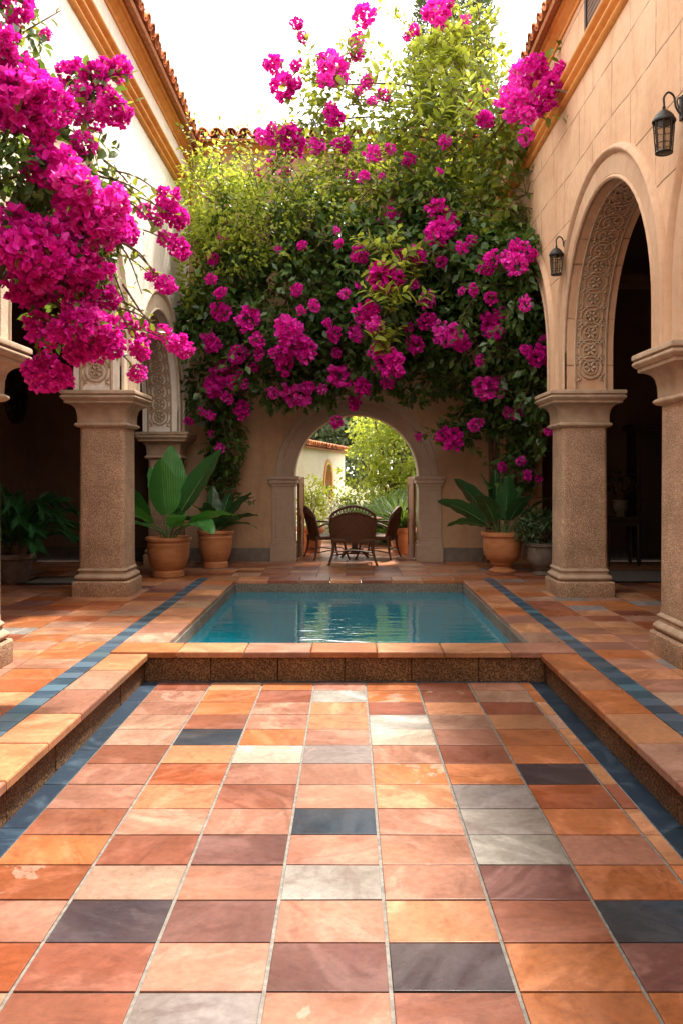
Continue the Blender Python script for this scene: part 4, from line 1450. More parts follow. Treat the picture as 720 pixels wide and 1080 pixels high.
# ------------------------------------------------------------------ pots and potted plants
def pot(name, loc, label, rtop, h, style, mat, group=None):
    bm = bmesh.new()
    R, H = rtop, h
    if style == 'wide':            # swelling body on a low foot with a rolled rim
        prof = [(0.0, 0.0), (0.66, 0.0), (0.70, 0.015), (0.70, 0.13), (0.66, 0.15), (0.64, 0.17), (0.70, 0.22), (0.82, 0.36), (0.90, 0.52), (0.93, 0.68), (0.92, 0.78), (0.945, 0.80), (0.945, 0.83), (0.92, 0.845), (0.93, 0.90), (1.0, 0.915), (1.02, 0.95),
                (1.0, 0.99), (0.96, 1.0), (0.88, 0.99), (0.86, 0.9), (0.0, 0.89)]
    elif style == 'urn':           # bowl on a narrow stem and round foot
        prof = [(0.0, 0.0), (0.60, 0.0), (0.64, 0.02), (0.62, 0.06), (0.45, 0.10), (0.40, 0.14), (0.52, 0.19), (0.55, 0.21), (0.53, 0.23), (0.72, 0.30), (0.86, 0.44), (0.91, 0.60), (0.91, 0.75), (0.90, 0.86), (1.0, 0.89), (1.02, 0.93), (1.0, 0.99), (0.96, 1.0),
                (0.88, 0.99), (0.86, 0.9), (0.0, 0.89)]
    else:                          # plain flower pot
        prof = [(0.0, 0.0), (0.66, 0.0), (0.68, 0.02), (0.90, 0.78), (0.98, 0.80), (1.02, 0.83), (1.02, 0.98), (1.0, 1.0), (0.92, 0.99), (0.88, 0.9), (0.0, 0.89)]
    lathe(bm, [(r * R, z * H) for r, z in prof], 40)
    o = obj(name, bm, mat, None, 40)
    o.location = loc
    tag(o, label, 'pot', group)
    bm = bmesh.new()
    lathe(bm, [(0.0, 0.905 * H), (R * 0.5, 0.92 * H), (R * 0.87, 0.905 * H)], 24)
    obj('soil', bm, MSOIL, o, 60)
    return o


def blade(bm, lv, p0, d0, length, width, droop, roll_=0.0, nl=12, nw=6, fold=0.22, val=0.5):
    """a big leaf blade: grid bent along its midrib"""
    d = Vector(d0).normalized()
    p = Vector(p0)
    side = d.cross(Vector((0, 0, 1)))
    if side.length < 1e-3:
        side = Vector((1, 0, 0))
    side.normalize()
    side = Matrix.Rotation(roll_, 3, d) @ side
    rows = []
    mid = []
    st = length / nl
    for i in range(nl + 1):
        t = i / nl
        w = width * 0.5 * (math.sin(PI * min(1, t * 0.93 + 0.035) ** 0.75)) ** 0.8
        up = side.cross(d).normalized()
        row = []
        for j in range(nw + 1):
            s = 2 * j / nw - 1
            wav = 0.012 * math.sin(i * 1.9 + j * 0.6) * abs(s)
            v = bm.verts.new(p + side * s * w + up * (abs(s) * w * fold + wav))
            row.append(v)
        rows.append(row)
        mid.append(p + up * 0.004)
        p = p + d * st
        d = (d + Vector((0, 0, -droop * st / length * (0.4 + 1.2 * t)))).normalized()
        side = (side - d * side.dot(d)).normalized()
    f0 = []
    for a, b in zip(rows[:-1], rows[1:]):
        for j in range(nw):
            f0.append(bm.faces.new((a[j], a[j + 1], b[j + 1], b[j])))
    for r in rows:
        for v in r:
            v[lv] = val
    return mid


def mat_bigleaf(name, c0, c1, tc, trans):
    k = NT(name)
    at = k.n('ShaderNodeAttribute', attribute_name='lv')
    n = k.noise(5, 4)
    mp = k.n('ShaderNodeMapping')
    w = k.n('ShaderNodeTexWave')
    w.inputs['Scale'].default_value = 9
    w.inputs['Distortion'].default_value = 2.5
    k.l(k.tc.outputs['Object'], w.inputs['Vector'])
    f = k.math('ADD', k.math('MULTIPLY', at.outputs['Fac'], 0.7), k.math('MULTIPLY', n.outputs['Fac'], 0.35), True)
    c = k.ramp(f, [(0.1, c0), (0.9, c1)]).outputs[0]
    c = k.mix(k.math('MULTIPLY', w.outputs['Fac'], 0.18), c, (0.12, 0.28, 0.06))
    b = k.bsdf(c, 0.34, k.bump(w.outputs['Fac'], 0.25, 0.01), 0.5)
    t = k.n('ShaderNodeBsdfTranslucent')
    t.inputs['Color'].default_value = (*tc, 1)
    mx = k.n('ShaderNodeMixShader')
    mx.inputs[0].default_value = trans
    k.l(b.outputs[0], mx.inputs[1])
    k.l(t.outputs[0], mx.inputs[2])
    return k.done(mx)


MB1 = mat_bigleaf('bright banana-like leaf', (0.016, 0.10, 0.030), (0.075, 0.29, 0.06), (0.12, 0.42, 0.04), 0.25)
MB2 = mat_bigleaf('dark broad leaf', (0.006, 0.035, 0.014), (0.018, 0.085, 0.028), (0.05, 0.2, 0.03), 0.18)


def leafplant(name, loc, label, leaves, mat, stalk=0.011):
    """leaves: (azimuth deg, lean 0..1, stalk length, blade length, width, droop, roll)"""
    t = thing(name, label, 'plant', loc, 0)
    for (az, lean, sl, bl, w, dr, rl) in leaves:
        a = math.radians(az)
        h = Vector((math.cos(a), math.sin(a), 0))
        d = (h * lean + Vector((0, 0, 1)) * (1 - lean * 0.7)).normalized()
        p0 = h * 0.05 + Vector((rnd.uniform(-.05, .05), rnd.uniform(-.05, .05), -0.03))
        p1 = p0 + (Vector((0, 0, 1)) * 0.6 + d * 0.4).normalized() * sl * 0.5
        p2 = p1 + d * sl * 0.5
        bm = bmesh.new()
        lv = bm.verts.layers.float.new('lv')
        mid = blade(bm, lv, p2 - d * 0.02, d, bl, w, dr, rl, val=rnd.random())
        lf = obj('leaf', bm, mat, t, 70, recalc=False)
        bm = bmesh.new()
        tube(bm, mid, [0.009 - 0.0065 * i / len(mid) for i in range(len(mid))], 5)
        obj('midrib', bm, MRIB, lf, 60)
        bm = bmesh.new()
        tube(bm, curve_pts([p0, p1, p2, p2 + d * bl * 0.3], 5)[:-3], [stalk, stalk, stalk, stalk, stalk, stalk * .9, stalk * .9, stalk * .8, stalk * .8, stalk * .7, stalk * .7, stalk * .6, stalk * .6][:13], 6)
        obj('stalk', bm, MSTALK, lf, 60)
    return t


G1 = 'large terracotta pots along the end of the court'
pot('terracotta_pot', (-2.72, 12.95, 0), 'wide terracotta pot with the bright green broad-leaved plant at left', 0.345, 0.60, 'wide', MPOT, G1)
pot('terracotta_pot', (-2.20, 14.2, 0), 'darker terracotta pot in shade behind the bright broad-leaved plant', 0.30, 0.62, 'wide', MPOT, G1)
pot('terracotta_pot', (2.44, 13.55, 0), 'terracotta urn on a round foot by the right end of the wall', 0.33, 0.64, 'urn', MPOT, G1)
pot('grey_pot', (3.0, 13.15, 0), 'grey stone pot half hidden behind the right column', 0.27, 0.50, 'urn', MPOTG)
pot('grey_pot', (-4.78, 12.2, 0), 'grey tapered pot in the dark left gallery', 0.30, 0.42, 'plain', MPOTG)

leafplant('broad_leaved_plant', (-2.72, 12.95, 0.54), 'bright green broad-leaved plant with upright glossy leaves in the left pot',
          [(165, 0.62, 0.45, 0.95, 0.50, 0.45, 0.9), (100, 0.10, 0.60, 0.90, 0.46, 0.15, 0.1), (255, 0.18, 0.45, 0.85, 0.50, 0.30, 0.1), (20, 0.42, 0.55, 1.10, 0.46, 0.25, -0.9), (-15, 0.85, 0.42, 0.80, 0.34, 0.8, -0.3),
           (-38, 0.95, 0.42, 0.66, 0.42, 1.5, 0.2), (205, 0.75, 0.42, 0.80, 0.40, 0.9, 0.3), (180, 0.95, 0.35, 0.7, 0.34, 0.9, 0), (60, 0.5, 0.40, 0.75, 0.38, 0.8, 0), (125, 0.4, 0.5, 0.85, 0.42, 0.5, 0.3), (300, 0.6, 0.3, 0.5, 0.30, 1.2, 0)], MB1)
leafplant('broad_leaved_plant', (-2.20, 14.2, 0.56), 'dark low broad-leaved plant in the shaded second left pot',
          [(10, 0.75, 0.2, 0.62, 0.26, 0.8, -.4), (-15, 0.9, 0.2, 0.62, 0.22, 1.2, -.2), (35, 0.55, 0.25, 0.65, 0.26, 0.6, -.4), (70, 0.4, 0.25, 0.6, 0.26, 0.6, 0), (140, 0.6, 0.22, 0.6, 0.26, 0.8, .3), (180, 0.8, 0.2, 0.6, 0.24, 1.0, .3),
           (260, 0.45, 0.2, 0.55, 0.26, 0.8, 0), (220, 0.7, 0.2, 0.55, 0.24, 1.0, .2), (310, 0.7, 0.2, 0.55, 0.24, 1.0, -.2), (-5, 0.5, 0.25, 0.7, 0.24, .5, -.5), (100, 0.2, 0.25, 0.62, 0.26, 0.4, .2)], MB2)
leafplant('broad_leaved_plant', (2.44, 13.55, 0.58), 'dark broad-leaved plant with arching leaves in the right urn',
          [(160, 0.50, 0.35, 0.85, 0.40, 0.4, .9), (172, 0.72, 0.30, 0.85, 0.34, 0.6, .8), (180, 1.0, 0.30, 0.62, 0.22, 0.9, .6), (100, 0.15, 0.35, 0.75, 0.32, 0.4, .2), (270, 0.25, 0.32, 0.72, 0.34, 0.6, 0), (40, 0.45, 0.35, 0.8, 0.32, 0.5, -.3),
           (10, 0.65, 0.35, 0.75, 0.30, 0.6, -.3), (300, 0.5, 0.32, 0.65, 0.32, 0.9, -.1), (230, 0.5, 0.32, 0.65, 0.32, 0.9, .2), (-20, 0.8, 0.3, 0.55, 0.26, 1.0, -.2), (70, 0.5, 0.3, 0.7, 0.28, 0.7, 0), (130, .35, .35, .8, .3, .4, .4)], MB2)
# small shrub in the grey pot
t = thing('shrub', 'small grey green shrub in the grey stone pot behind the right column', 'plant', (3.0, 13.15, 0.45))
foliage('leaves', [((0, 0, 0.24), (0.42, 0.40, 0.26), 1.0), ((-0.1, -0.05, 0.38), (0.26, 0.26, 0.18), 0.8)], 620, 0.085, mat_leaf('dim shrub leaf', (0.02, 0.05, 0.018), (0.06, 0.11, 0.04), 0.25), t, 0.2, 3, 0.0, 0.35)
bm = bmesh.new()
for k in range(9):
    a = k * 0.7
    tube(bm, [(0, 0, 0), (0.1 * math.cos(a), 0.1 * math.sin(a), 0.2), (0.26 * math.cos(a), 0.26 * math.sin(a), 0.38)], [0.01, 0.008, 0.004], 5)
obj('stems', bm, MBARK, t)

# cycad in the left gallery
t = thing('cycad_palm', 'dark green palm with fine arching fronds in the left gallery', 'plant', (-4.72, 12.2, 0.38))
for k in range(34):
    az = k * 2.399 + rnd.uniform(-.2, .2)
    lean = 0.25 + 0.7 * (k / 34)
    h = Vector((math.cos(az), math.sin(az), 0))
    L = rnd.uniform(1.0, 1.35)
    pts = [Vector((0, 0, 0.1)) + h * 0.05, Vector((0, 0, 0.1 + L * 0.55 * (1.15 - lean))) + h * L * 0.35 * (0.3 + lean), Vector((0, 0, 0.1 + L * 0.85 * (1.05 - lean))) + h * L * 0.75 * (0.3 + lean * .7),
           Vector((0, 0, 0.1 + L * 0.80 * (0.95 - lean))) + h * L * 1.0 * (0.35 + lean * .65)]
    cp = curve_pts(pts, 10)
    PP, AA, NN = [], [], []
    for i in range(3, len(cp) - 1):
        tg = (cp[i + 1] - cp[i]).normalized()
        s = tg.cross(Vector((0, 0, 1))).normalized()
        for f in (0, .5):
            for sgn in (-1, 1):
                PP.append(cp[i].lerp(cp[i + 1], f))
                AA.append(s * sgn * 0.62 + tg * 1.25 + Vector((0, 0, 0.20)))
                NN.append(Vector((0, 0, 1)) + h * 0.2)
    n = len(PP)
    fr = leaf_mesh('frond', np.array(PP), np.array(AA), np.array(NN), np.full(n, 0.25) * (0.7 + 0.5 * rng.random(n)), np.full(n, 0.011), MLPALM, t)
    bm = bmesh.new()
    tube(bm, cp, [0.010 - 0.007 * i / len(cp) for i in range(len(cp))], 5)
    obj('stalk', bm, MSTALK, fr)
bm = bmesh.new()
tube(bm, [(0, 0, -0.05), (0, 0, 0.1), (0, 0, 0.2)], [0.12, 0.13, 0.08], 10)
obj('trunk', bm, MBARK, t, 60)


# ------------------------------------------------------------------ rattan chairs and table
def rattan_chair(label, loc, rz):
    """faces +y; origin on the floor under the seat"""
    t = thing('rattan_chair', label, 'chair', loc, rz, 'rattan chairs around the garden table')
    W, D = 0.32, 0.27
    for sx in (-1, 1):
        for sy in (-1, 1):
            bm = bmesh.new()
            tube(bm, curve_pts([(sx * (W + 0.05), sy * (D + 0.06), 0), (sx * (W + 0.005), sy * (D + 0.015), 0.14), (sx * (W - 0.02), sy * (D - 0.01), 0.30), (sx * (W - 0.01), sy * D, 0.42)], 5), [0.020, 0.018, 0.018, 0.018, 0.018, 0.02, 0.02, 0.022, 0.022, 0.024, 0.024, 0.026, 0.026, 0.026, 0.026, 0.026][:16], 7)
            obj('leg', bm, MRATTAN, t, 60)
    bm = bmesh.new()
    for a, b in (((-W, -D, .16), (W, -D, .16)), ((-W, D, .16), (W, D, .16)), ((-W, -D, .13), (-W, D, .13)), ((W, -D, .13), (W, D, .13))):
        a, b = Vector(a), Vector(b)
        tube(bm, curve_pts([a, a.lerp(b, .5) + Vector((0, 0, 0.035)), b], 6), 0.011, 6)
    obj('stretcher', bm, MRATTAN, t, 60)
    bm = bmesh.new()
    bevbox(bm, -W - 0.01, W + 0.01, -D - 0.01, D + 0.02, 0.36, 0.43, 0.025)
    for k in range(30):                         # open loops under the seat rail
        x = -W + 2 * W * k / 29
        for yy in (-D - 0.005, D + 0.015):
            tube(bm, [(x - 0.011, yy, 0.365), (x - 0.006, yy, 0.335), (x + 0.006, yy, 0.335), (x + 0.011, yy, 0.365)], 0.004, 4)
    obj('seat', bm, MRATTAN, t, 40)
    # arched woven back
    def back(u, v):
        top = 0.80 + 0.15 * math.cos(u * PI / 2) ** 0.8
        z = 0.40 + (top - 0.40) * v
        wd = W * (0.98 + 0.10 * math.sin(PI * v * 0.8))
        return Vector((u * wd, -D - 0.02 - 0.10 * v + 0.07 * u * u, z))
    bm = bmesh.new()
    rows = []
    for j in range(13):
        v = 0.80 * j / 12
        rows.append([bm.verts.new(back(-1 + 2 * i / 20, v) + Vector((0, 0.008 * ((i + j) % 2), 0))) for i in range(21)])
    grid_faces(bm, rows)
    ex = bmesh.ops.extrude_face_region(bm, geom=list(bm.faces))
    for q in ex['geom']:
        if isinstance(q, bmesh.types.BMVert):
            q.co.y += 0.02
    b_ = obj('backrest', bm, MRATTAN, t, 20)
    bm = bmesh.new()
    rim = [back(-1, v / 8) for v in range(8)] + [back(-1 + 2 * i / 24, 1) for i in range(25)] + [back(1, v / 8) for v in range(7, -1, -1)]
    tube(bm, rim, 0.022, 7)
    tube(bm, [back(-1 + 2 * i / 20, 0.81) for i in range(21)], 0.012, 6)
    for k in range(14):                         # open lattice under the top rim
        u = -0.92 + 1.84 * k / 13
        tube(bm, [back(u, .81), back(min(0.98, u + 0.10), 0.98)], 0.007, 4)
        tube(bm, [back(u, .81), back(max(-0.98, u - 0.10), 0.98)], 0.007, 4)
    obj('back_frame', bm, MRATTAN, t, 60)
    for sx in (-1, 1):
        bm = bmesh.new()
        tube(bm, curve_pts([back(sx * 0.98, 0.45), (sx * (W + 0.05), -0.05, 0.66), (sx * (W + 0.03), D - 0.02, 0.60), (sx * W, D, 0.42)], 7), 0.019, 7)
        obj('armrest', bm, MRATTAN, t, 60)
    return t


TX, TY = 0.12, 15.95
c0 = rattan_chair('dark rattan chair seen from behind, nearest to the pool', (0.08, 14.75, 0), 0.0)
dup(c0, (-0.40, 15.75, 0), -PI / 2 + 0.3, 'rattan chair seen from the side at the left of the garden table', 'rattan chairs around the garden table')
dup(c0, (0.56, 15.75, 0), PI / 2 - 0.3, 'rattan chair seen from the side at the right of the garden table', 'rattan chairs around the garden table')
c0.scale = (1.1, 1.0, 1.06)
t = thing('garden_table', 'round dark wooden garden table in the archway behind the rattan chair', 'table', (TX, TY, 0))
bm = bmesh.new()
lathe(bm, [(0.0, 0.70), (0.46, 0.70), (0.50, 0.71), (0.51, 0.725), (0.50, 0.74), (0.0, 0.742)], 36)
obj('tabletop', bm, MDOOR, t, 40)
bm = bmesh.new()
lathe(bm, [(0.10, 0.06), (0.06, 0.14), (0.045, 0.35), (0.06, 0.55), (0.05, 0.62), (0.20, 0.70)], 20)
obj('pedestal', bm, MRATTAN, t, 50)
for k in range(4):
    a = PI / 4 + k * PI / 2
    bm = bmesh.new()
    tube(bm, curve_pts([(0.04 * math.cos(a), 0.04 * math.sin(a), 0.16), (0.22 * math.cos(a), 0.22 * math.sin(a), 0.10), (0.34 * math.cos(a), 0.34 * math.sin(a), 0.015)], 5), 0.022, 7)
    obj('foot', bm, MRATTAN, t, 60)

# ------------------------------------------------------------------ gallery furniture
t = thing('wardrobe', 'tall black wardrobe in the dark right gallery', 'wardrobe', (5.45, 14.86, 0))
bm = bmesh.new()
bevbox(bm, -0.52, 0.52, -0.26, 0.28, 0.10, 2.34, 0.01)
obj('body', bm, MWOODD, t)
bm = bmesh.new()
bevbox(bm, -0.60, 0.60, -0.34, 0.29, 2.345, 2.40, 0.01)
bevbox(bm, -0.56, 0.56, -0.30, 0.285, 2.30, 2.348, 0.012)
obj('top_moulding', bm, MWOODD, t)
for sx in (-1, 1):
    bm = bmesh.new()
    x0, x1 = sorted((sx * 0.01, sx * 0.49))
    bevbox(bm, x0, x1, -0.285, -0.262, 0.16, 2.26, 0.006)
    for a, b in ((0.24, 1.05), (1.15, 2.18)):
        bevbox(bm, x0 + 0.07, x1 - 0.07, -0.297, -0.28, a, b, 0.010)
    d = obj('door', bm, MWOODD, t)
    bm = bmesh.new()
    lathe(bm, [(0, 0), (0.014, 0.005), (0.014, 0.02), (0, 0.03)], 10, (sx * 0.045, -0.30, 1.08))
    obj('handle', bm, MIRON, d)
    for sy in (-0.22, 0.24):
        bm = bmesh.new()
        tube(bm, [(sx * 0.47, sy, 0), (sx * 0.47, sy, 0.1)], [0.03, 0.045], 8)
        obj('leg', bm, MWOODD, t)
t = thing('side_table', 'low dark side table beside the wardrobe in the right gallery', 'table', (4.62, 14.5, 0))
bm = bmesh.new()
bevbox(bm, -0.30, 0.30, -0.25, 0.25, 0.78, 0.83, 0.01)
bevbox(bm, -0.26, 0.26, -0.21, 0.21, 0.68, 0.782, 0.006)
obj('tabletop', bm, MWOODD, t)
for sx in (-1, 1):
    for sy in (-1, 1):
        bm = bmesh.new()
        tube(bm, [(sx * .25, sy * .2, 0), (sx * .24, sy * .19, .35), (sx * .24, sy * .19, .69)], [.016, .026, .03], 8)
        obj('leg', bm, MWOODD, t)
o = pot('grey_pot', (4.62, 14.5, 0.83), 'small dim vase on the side table in the right gallery', 0.13, 0.28, 'urn', MPOTG)
t = thing('dry_bouquet', 'rounded dim bouquet of dry stems in the gallery vase', 'bouquet', (4.62, 14.5, 1.10))
foliage('leaves', [((0, 0, 0.30), (0.24, 0.22, 0.20), 1.0)], 400, 0.07, mat_leaf('dry leaf', (0.05, 0.032, 0.018), (0.10, 0.065, 0.035), 0.2), t, 0.1, 4, 0, 0.5)
bm = bmesh.new()
for k in range(10):
    a = k * 1.3
    tube(bm, [(0, 0, -0.06), (0.05 * math.cos(a), 0.05 * math.sin(a), 0.1), (0.16 * math.cos(a), 0.16 * math.sin(a), 0.3)], 0.004, 4)
obj('stems', bm, MBARK, t)
for nm, lab, cx, cy, w, d in (('woven_mat', 'grey mat with dark border on the floor of the right gallery', 4.55, 12.9, 0.8, 0.75), ('woven_mat', 'grey mat beside the palm pot on the floor of the left gallery', -4.15, 12.35, 0.50, 0.42)):
    t = thing(nm, lab, 'mat', (cx, cy, 0.002), 0, 'floor mats in the galleries')
    bm = bmesh.new()
    bevbox(bm, -w + 0.10, w - 0.10, -d + 0.10, d - 0.10, 0, 0.014, 0.004)
    obj('mat_field', bm, MMAT, t)
    bm = bmesh.new()
    for q in ((-w, w, -d, -d + .097), (-w, w, d - .097, d), (-w, -w + .097, -d + .099, d - .099), (w - .097, w, -d + .099, d - .099)):
        bevbox(bm, *q, 0, 0.015, 0.004)
    obj('mat_border', bm, MMATD, t)
# round medallion on the left gallery wall
bm = bmesh.new()
R0 = 0.45
prof = [(0.0, 0.07), (0.06, 0.075), (0.10, 0.05), (0.18, 0.05), (0.21, 0.075), (0.25, 0.075), (0.28, 0.045), (0.36, 0.045), (0.39, 0.07), (0.43, 0.06), (0.45, 0.03), (0.45, -0.005)]
rows = []
for r_, z in prof:
    rows.append([bm.verts.new((z + 0.012 * math.cos(12 * a) * (0.15 < r_ < 0.44), r_ * (1 + 0.035 * math.cos(18 * a) * (r_ > 0.38)) * math.cos(a), r_ * (1 + 0.035 * math.cos(18 * a) * (r_ > 0.38)) * math.sin(a)))
                 for a in [2 * PI * k / 72 for k in range(72)]])
grid_faces(bm, rows, True)
o = obj('wall_medallion', bm, MIRON, None, 50)
o.location = (-5.545, 14.2, 2.84)
tag(o, 'dark round scalloped medallion hung on the left gallery wall', 'wall ornament')

# ------------------------------------------------------------------ garden beyond the archway
GP = 'terracotta pots at the garden archway'
pot('garden_pot', (-0.74, 16.9, 0), 'terracotta pot with the yellow shrub left of the rattan chairs', 0.28, 0.52, 'plain', MPOT, GP)
pot('garden_pot', (1.06, 16.9, 0), 'terracotta pot with the dark grassy plant right of the rattan chairs', 0.28, 0.50, 'plain', MPOT, GP)
t = thing('shrub', 'sunlit yellow green shrub in the pot left of the rattan chairs', 'plant', (-0.74, 16.9, 0.46))
foliage('leaves', [((0, 0, 0.35), (0.32, 0.30, 0.38), 1.0), ((0.03, 0, 0.75), (0.22, 0.22, 0.30), 0.8)], 520, 0.085, MLYEL, t, 0.2, 3, 0.0, 0.4)
bm = bmesh.new()
for k in range(9):
    a = k * 0.7
    tube(bm, [(0, 0, 0), (0.06 * math.cos(a), 0.06 * math.sin(a), 0.3), (0.18 * math.cos(a), 0.18 * math.sin(a), 0.7)], [0.012, 0.009, 0.004], 5)
obj('stems', bm, MBARK, t)


def tuft(label, loc, n, L, mat, w=0.035):
    t = thing('grassy_plant', label, 'plant', loc)
    PP, AA, NN = [], [], []
    for k in range(n):
        az = rnd.uniform(0, 6.283)
        ln = rnd.random() ** 0.8
        h = Vector((math.cos(az), math.sin(az), 0))
        d = (h * ln * 1.2 + Vector((0, 0, 1.15 - ln * 0.6)))
        PP.append(h * 0.12 * rnd.random())
        AA.append(d)
        NN.append(Vector((0, 0, 1)) - h * 0.5)
    LL = L * (0.6 + 0.5 * rng.random(n))
    leaf_mesh('leaves', np.array(PP), np.array(AA), np.array(NN), LL, np.full(n, w), mat, t, True, 0.35)
    return t


t = thing('shrub', 'rounded dark green shrub filling the right of the garden under the bright tree', 'plant', (1.5, 20.6, 0))
foliage('leaves', [((0, 0, .6), (.8, .6, .6), 1), ((-.7, 0, .45), (.6, .5, .45), 1), ((.6, 0, .9), (.7, .5, .5), 1)], 260, 0.12, MLDARK, t, 0.25, 1.6, 0.0, 0.4)
bm = bmesh.new()
for k in range(7):
    a = k * 0.9
    tube(bm, [(0, 0, 0), (0.2 * math.cos(a), 0.2 * math.sin(a), 0.4), (0.5 * math.cos(a), 0.4 * math.sin(a), 0.9)], [0.02, 0.014, 0.006], 5)
obj('stems', bm, MBARK, t)
t = thing('shrub', 'pale flowering shrub before the white garden wall', 'plant', (-0.55, 20.8, 0))
foliage('leaves', [((0, 0, .5), (.5, .4, .5), 1), ((.5, 0, .35), (.5, .4, .35), 1)], 300, 0.09, mat_leaf('pale shrub leaf', (0.25, 0.24, 0.16), (0.5, 0.46, 0.34), 0.3, (0.5, 0.5, 0.3)), t, 0.25, 2.2, 0.0, 0.4)
bm = bmesh.new()
for k in range(7):
    a = k * 0.9
    tube(bm, [(0, 0, 0), (0.15 * math.cos(a), 0.15 * math.sin(a), 0.3), (0.35 * math.cos(a), 0.3 * math.sin(a), 0.7)], [0.015, 0.011, 0.005], 5)
obj('stems', bm, MBARK, t)
tuft('dark spiky grass plant in the pot right of the rattan chairs', (1.06, 16.9, 0.45), 260, 0.75, MLDARK)
tuft('large dark spiky clump in the garden behind the rattan table', (0.95, 18.9, 0.0), 620, 1.25, MLDARK, 0.05)
tuft('blue green spiky clump in the garden left of the dark one', (0.15, 19.6, 0.0), 420, 0.95, MLGREY, 0.05)


def tree(name, label, loc, trunk_h, lobes, per, size, mat, cat='tree', gap=0.3, group=None):
    t = thing(name, label, cat, loc, 0, group)
    foliage('crown', lobes, per, size, mat, t, gap, 0.9, 0.25, 0.6)
    bm = bmesh.new()
    tube(bm, curve_pts([(0, 0, -0.05), (0.05, 0.02, trunk_h * 0.5), (0.0, 0.0, trunk_h)], 5), [0.13, 0.12, 0.11, 0.10, 0.10, 0.09, 0.09, 0.08, 0.08, 0.07, 0.07], 8)
    for c, r, dn in lobes:
        cp = curve_pts([(0, 0, trunk_h * 0.8), Vector((0, 0, trunk_h)).lerp(Vector(c), 0.5), Vector(c) + Vector((0, 0, r[2] * .4))], 5)
        tube(bm, cp, [0.06 - 0.045 * i / len(cp) for i in range(len(cp))], 6)
    obj('trunk', bm, MBARK, t, 60)
    return t


TG = 'trees in the garden beyond the archway'
tree('garden_tree', 'bright yellow green tree filling the right of the archway', (1.2, 22.5, 0), 1.1, [((0, 0, 2.1), (1.1, 1.0, 0.8), .7), ((-0.9, -0.2, 1.75), (0.75, 0.7, 0.5), .7), ((0.5, 0, 3.0), (0.8, 0.8, 0.7), .6), ((0.9, -.3, 1.5), (0.9, 0.7, 0.6), .8),
      ((-0.5, 0, 2.75), (0.7, .6, .5), .6), ((-0.1, -.5, 1.2), (0.8, .5, .4), .6), ((1.3, 0, 2.4), (.8, .7, .7), .7)], 230, 0.12, MLYEL, gap=0.42, group=TG)
tree('garden_tree', 'mid green tree beyond the bright one at the right', (2.6, 27, 0), 2.2, [((0, 0, 3.2), (1.8, 1.4, 1.6), 1), ((-0.9, 0, 4.2), (1.3, 1.1, 1.1), 1), ((0.9, 0, 4.4), (1.2, 1.1, 1.2), 1), ((0, -.4, 2.0), (1.6, 1.1, .9), 1)], 110, 0.2, MLMID, group=TG)
tree('garden_tree', 'grey green tree rising behind the white garden wall', (-0.6, 35, 0), 3.0, [((0, 0, 4.2), (2.0, 1.6, 1.9), 1), ((-1.4, 0, 3.8), (1.5, 1.3, 1.5), 1), ((1.3, 0, 4.6), (1.6, 1.3, 1.6), 1), ((.2, -.3, 2.2), (1.8, 1.2, 1.2), 1)], 75, 0.24, MLGREY, group=TG)
tree('garden_tree', 'green tree far behind the white garden wall at the left', (-3.8, 36, 0), 3.0, [((0, 0, 4.0), (2.0, 1.6, 1.9), 1), ((-1.4, 0, 3.6), (1.5, 1.3, 1.5), 1), ((1.2, 0, 4.4), (1.6, 1.3, 1.5), 1)], 75, 0.24, MLMID, group=TG)
tree('garden_tree', 'tall pale tree farthest behind the middle of the archway', (1.6, 42, 0), 3.5, [((0, 0, 5.0), (2.6, 2, 2.3), 1), ((-1.8, 0, 4.2), (1.8, 1.5, 1.8), 1), ((2.0, 0, 4.4), (2.0, 1.5, 2.0), 1), ((0, 0, 2.4), (2.4, 1.6, 1.5), 1)], 55, 0.28, MLGREY, group=TG)
bm_ = None
t = thing('hedge', 'low sunlit hedge running along the back of the garden', 'hedge', (1.0, 24.5, 0))
foliage('leaves', [((-1.5 + k * 0.9, rnd.uniform(-.2, .2), 0.55), (0.65, 0.5, 0.62), 1) for k in range(7)], 170, 0.13, MLMID, t, 0.15)
bm = bmesh.new()
for k in range(7):
    tube(bm, [(-1.5 + k * .9, 0, 0), (-1.45 + k * .9, 0, .6)], [0.03, 0.015], 5)
obj('stems', bm, MBARK, t)

# white garden building with arched opening
t = thing('garden_building', 'sunlit white low building with an arched opening and tiled coping in the garden', 'building', (-1.62, 21.0, 0), 0)
L_ = math.hypot(1.5, 9.0)
t.rotation_euler.z = math.atan2(9.0, 1.5)
gp = arch_path(6.0, 0.62, 1.25, 0.45, 0.45, 18)
out = [(0, -0.1), (L_, -0.1), (L_, 2.32), (0, 2.32)]
bm = bmesh.new()
# wall with the arch as a hole: lower band, then the arched upper piece
out = [(0, 0.45)] + [p for p, n in gp] + [(L_, 0.45), (L_, 2.32), (0, 2.32)]
bmw = wall_from_outline(out, lambda p, b: Vector((p[0], 0.3 * b, p[1])))
box(bmw, 0, L_, 0.002, 0.298, -0.1, 0.449)
obj('wall', bmw, MGBUILD, t, 30)
bm = bmesh.new()
archivolt(bm, gp, lambda y, z, q: Vector((y, -q, z)), [(0.0, -0.25), (0.0, 0.04), (0.14, 0.04), (0.15, -0.02)])
obj('archivolt', bm, MOCHRE, t, 35)
roof('tiled_coping', t, (0, -0.14, 2.33), (1, 0, 0), (0, 1, 0), L_, 0.28, 1)
for ch in t.children:
    if ch.name.startswith('tiled_coping'):
        ch.data.name = 'tiled_coping'

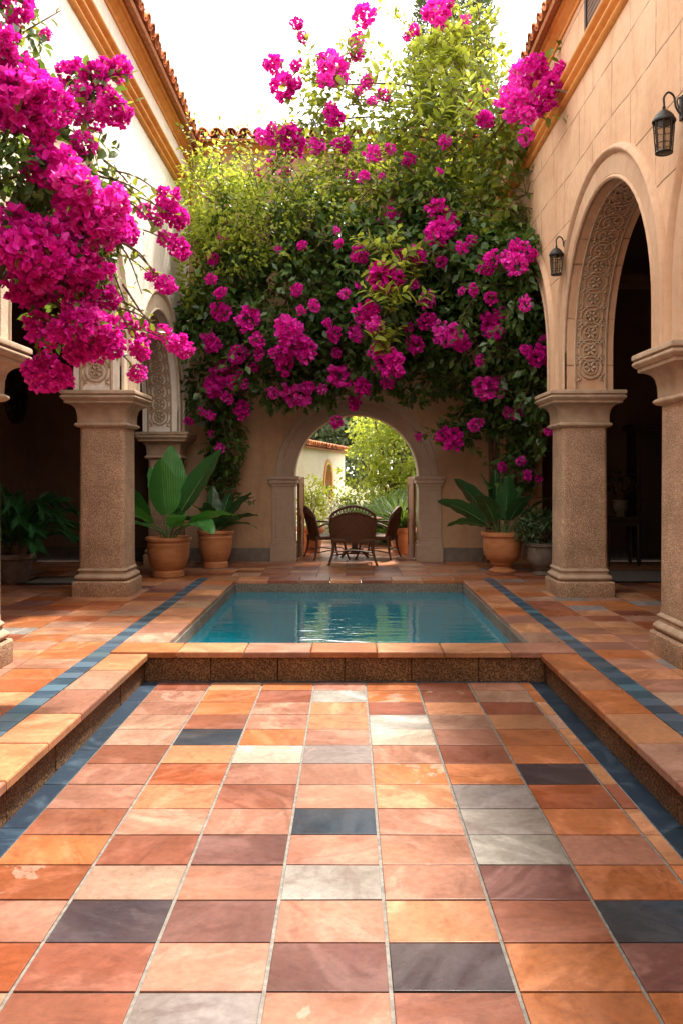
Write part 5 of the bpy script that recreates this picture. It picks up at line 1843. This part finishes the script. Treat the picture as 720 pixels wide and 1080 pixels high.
# cypress behind the end wall
t = thing('cypress_tree', 'tall grey green cypress standing behind the end wall roof', 'tree', (2.95, 24.0, 0))
lob = [((rnd.uniform(-.15, .15), rnd.uniform(-.15, .15), 1.2 + k * 1.0), (0.85 + 0.5 * math.sin(PI * min(1, (k + 3) / 19)) , 0.9, 0.95), 1.0) for k in range(18)]
foliage('crown', lob, 150, 0.20, MLCYP, t, 0.12, 1.2, -0.9, 0.3, rmin=0.7)
bm = bmesh.new()
tube(bm, [(0, 0, -0.05), (0, 0, 6), (0, 0, 17.5)], [0.22, 0.16, 0.03], 8)
obj('trunk', bm, MBARK, t, 60)

# ------------------------------------------------------------------ camera, light, sky
cam = bpy.data.cameras.new('camera')
co = bpy.data.objects.new('camera', cam)
COL.objects.link(co)
co.location = (0, 0, EYE)
co.rotation_euler = (PI / 2, 0, 0)
cam.sensor_fit = 'AUTO'
cam.sensor_width = 36
cam.lens = 30.0
cam.shift_x = -7 / 1080
cam.shift_y = -40 / 1080
cam.clip_start = 0.05
cam.clip_end = 1000
scene.camera = co

EL, AZ = math.radians(60), math.radians(24)
sd = Vector((math.sin(AZ) * math.cos(EL), math.cos(AZ) * math.cos(EL), math.sin(EL)))
sl = bpy.data.lights.new('sun', 'SUN')
sl.energy = 3.7
sl.angle = math.radians(5)
sl.color = (1.0, 0.93, 0.84)
so = bpy.data.objects.new('sun', sl)
COL.objects.link(so)
so.location = (3, 10, 30)
so.rotation_euler = (-sd).to_track_quat('-Z', 'Y').to_euler()

w = bpy.data.worlds.new('World')
scene.world = w
w.use_nodes = True
nt = w.node_tree
nt.nodes.clear()
sky = nt.nodes.new('ShaderNodeTexSky')
sky.sky_type = 'NISHITA'
sky.sun_disc = False
sky.sun_elevation = EL
sky.sun_rotation = AZ
sky.dust_density = 4.0
sky.air_density = 1.2
sky.ozone_density = 0.6
mixn = nt.nodes.new('ShaderNodeMix')
mixn.data_type = 'RGBA'
mixn.inputs[0].default_value = 0.72          # thin bright cloud over the blue
mixn.inputs[7].default_value = (12.0, 11.4, 10.4, 1)
nt.links.new(sky.outputs[0], mixn.inputs[6])
bg = nt.nodes.new('ShaderNodeBackground')
bg.inputs['Strength'].default_value = 0.12
nt.links.new(mixn.outputs[2], bg.inputs['Color'])
ow = nt.nodes.new('ShaderNodeOutputWorld')
nt.links.new(bg.outputs[0], ow.inputs['Surface'])

vs = scene.view_settings
vs.view_transform = 'Standard'
vs.look = 'None'
vs.exposure = 1.75
vs.gamma = 1
vs.use_curve_mapping = False
scene.render.engine = 'CYCLES'
scene.cycles.use_denoising = True
scene.cycles.max_bounces = 8
scene.cycles.transparent_max_bounces = 16
